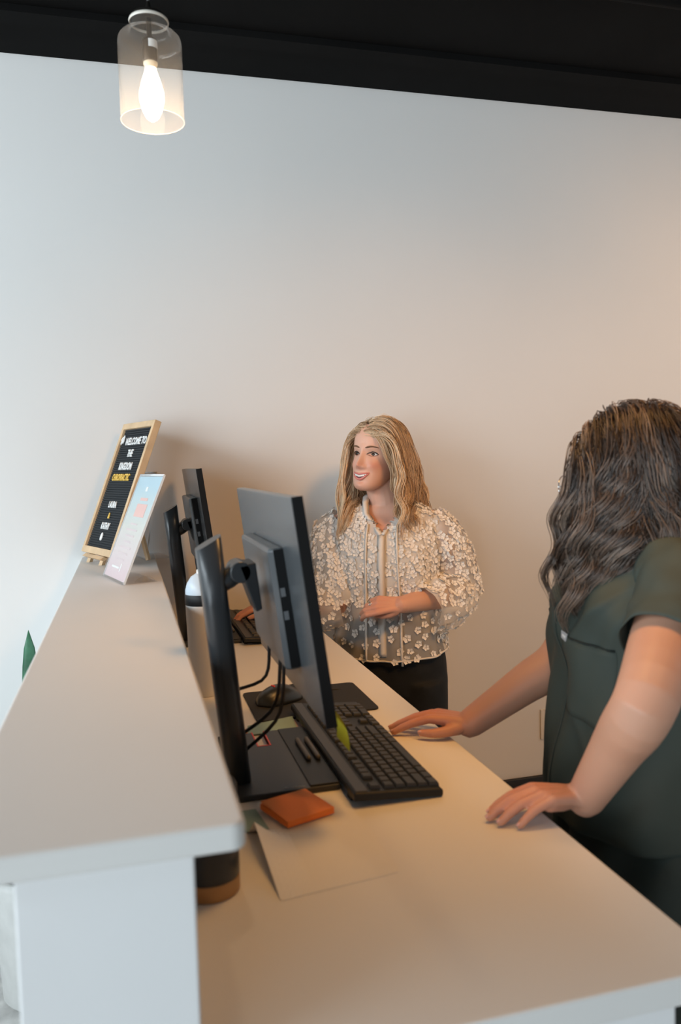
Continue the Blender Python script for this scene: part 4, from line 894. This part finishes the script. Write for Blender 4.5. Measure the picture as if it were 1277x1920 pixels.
for nm_, sh, el, sgn, sd in (('sleeve', Ls2, Le2, 1, 1), ('sleeve', Rs2, Re2, -1, 3)):
    b3 = MB(); d_ = (el-sh).normalized()
    sleeve(b3, [sh+Vector((-sgn*.035, 0, .022)), sh+Vector((sgn*.006, 0, .010))+d_*.01, sh+d_*.07+Vector((sgn*.008, 0, 0)), sh+d_*.130+Vector((sgn*.002, 0, 0))], [.058, .063, .061, .0595], 48, 26, .035, sd)
    o = b3.build('sleeve', M['scrub'], p2, True); solid(o, .0015)
    P_ = [sh+d_*.126+Vector((sgn*.004, 0, 0))]; 
    a_ = d_.orthogonal().normalized(); c_ = d_.cross(a_)
# neckband, pocket, tag, seams
for s in (-1, 1):
    e_ = [sf2(s*(.0015+(z-1.335)*.62), z, .001) for z in np.linspace(1.333, 1.402, 12)]+[Vector((s*.064, -.02, 1.422)), Vector((s*.066, .015, 1.424)), Vector((s*.045, .052, 1.422)), Vector((0, .066, 1.421))]
    band(e_, .0080, .0014, (s*.85, 0, .5), 'neckband', M['scrub'], top)
pk = MB(); nx = 12; x0, x1, z0, z1 = .042, .142, 1.115, 1.238
for dz in (.0020, .0005): pk.v += [tuple(sf2(x0+(x1-x0)*j/nx, z0+(z1-z0)*i/nx-.010*(j/nx), dz)) for i in range(nx+1) for j in range(nx+1)]
n1_ = nx+1
for i in range(nx):
    for j in range(nx): a = i*n1_+j; pk.f += [(a, a+1, a+n1_+1, a+n1_)]
rim = [j for j in range(n1_)]+[i*n1_+nx for i in range(1, n1_)]+[nx*n1_+j for j in range(nx-1, -1, -1)]+[i*n1_ for i in range(nx-1, 0, -1)]
for k in range(len(rim)): pk.f.append((rim[k], rim[k]+n1_*n1_, rim[(k+1) % len(rim)]+n1_*n1_, rim[(k+1) % len(rim)]))
pk.m = [0]*len(pk.f); pk.build('chest_pocket', M['scrub'], top, True)
band([sf2(x0+(x1-x0)*t, z1+.001-.010*t, .0018) for t in np.linspace(.12, 1, 14)], .0022, .0006, (0, 0, 1), 'pocket_opening', mat('pocket_opening_shade', (.012, .018, .016), .9), top)  # dark strip, shade inside the pocket opening painted as colour
MB().loft([[sf2(x, z, o_) for x, z in ((.043, 1.2305), (.066, 1.2285), (.066, 1.2405), (.043, 1.2425))] for o_ in (.0022, .0032)]).build('pocket_label', mat('grey_label', (.42, .43, .45), .5), top)
MB().loft([[sf2(x, z, o_) for x, z in ((.047, 1.2345), (.062, 1.2330), (.062, 1.2360), (.047, 1.2375))] for o_ in (.0030, .0036)]).build('label_stitching', M['whitepr'], top)
band([sf2(.028+.02*(1.24-z), z, .0012) for z in np.linspace(.95, 1.36, 40)], .0018, .0008, (1, 0, 0), 'front_seam', M['scrub'], top)
b = MB(); b.loft([ell_ring((0, 0, z), hw, yf, yb, 48) for z, hw, yf, yb in curve_pts4([(.78, .188, -.135, .140), (.86, .185, -.138, .140), (.94, .178, -.135, .132), (1.0, .165, -.128, .115)], 20)])
for s in (-1, 1): b.loft([ell_ring((s*x, 0, z), hw, -hd, hd+.01, 32) for z, x, hw, hd in curve_pts4([(.02, .105, .085, .095), (.25, .10, .082, .09), (.5, .098, .088, .1), (.7, .094, .095, .115), (.82, .092, .096, .122)], 20)])
mt = remesh(b, 'scrub_trousers', .006, 5); P = co(mt); a_ = np.arctan2(P[:, 1], P[:, 0]); rr_ = np.hypot(P[:, 0], P[:, 1])+1e-6
dd_ = .006*np.sin(7*a_+P[:, 2]*9)+.004*np.sin(13*a_-P[:, 2]*23); P[:, 0] += P[:, 0]/rr_*dd_; P[:, 1] += P[:, 1]/rr_*dd_; setco(mt, P)
obj('scrub_trousers', mt, M['scrub2'], p2, True)
for s in (-1, 1): MB().loft([ell_ring((s*.105, -.05, z), hw, -.115, .10, 24, 2.4) for z, hw in ((.002, .042), (.03, .046), (.055, .038))]).build('shoe', M['white'], p2, True)
# glasses
gl = M['metal']; hd3 = H2.to_3x3()
for s in (-1, 1):
    rim_ = [H2 @ Vector((s*.032+.025*math.cos(2*math.pi*i/32), -.107+.012*abs(s*.032+.025*math.cos(2*math.pi*i/32))*8*.12, -.004+.021*math.sin(2*math.pi*i/32))) for i in range(33)]
    g_ = MB().tube(rim_, .0011, 6, dome=False); g_.tube([H2 @ Vector((s*.057, -.104, 0)), H2 @ Vector((s*.072, -.06, .002)), H2 @ Vector((s*.076, .01, .002))], .0012, 6); g_.build('glasses_rim', gl, p2, True)
MB().tube([H2 @ Vector((x, -.112-.003*math.cos(x*200), .002)) for x in np.linspace(-.008, .008, 7)], .0011, 6).build('glasses_bridge', gl, p2, True)
caps2 = [(Vector((-.15, .015, 1.318)), Vector((.15, .015, 1.318)), .066), (Vector((0, .02, 1.20)), Vector((0, .02, 1.28)), .118), (Vector((hl.x*.3, hl.y*.3, 1.38)), Vector((hl.x, hl.y, 1.47)), .052), (Ls2, Le2, .068), (Rs2, Re2, .068)]
M['hair2'] = hair_material('brown_hair', (.026, .017, .012), (.078, .054, .041), (.24, .18, .14), .30); M['cap2'] = mat('scalp_brown', (.03, .018, .012), .7)
grow_hair('hair', p2, H2, .95, M['hair2'], M['cap2'], .004, 130, 38, .365, .0150, .112, .0145, caps2, 11, .00075, face_x=.056, vol=.010, back_len=.80, wave_start=.34, clump=.22, coh=.3, sweep=lambda p, s, g: (.02, .16, 0) if s > 0 and p.y > .015 else ((-.02, -.06, 0) if s > 0 else None))
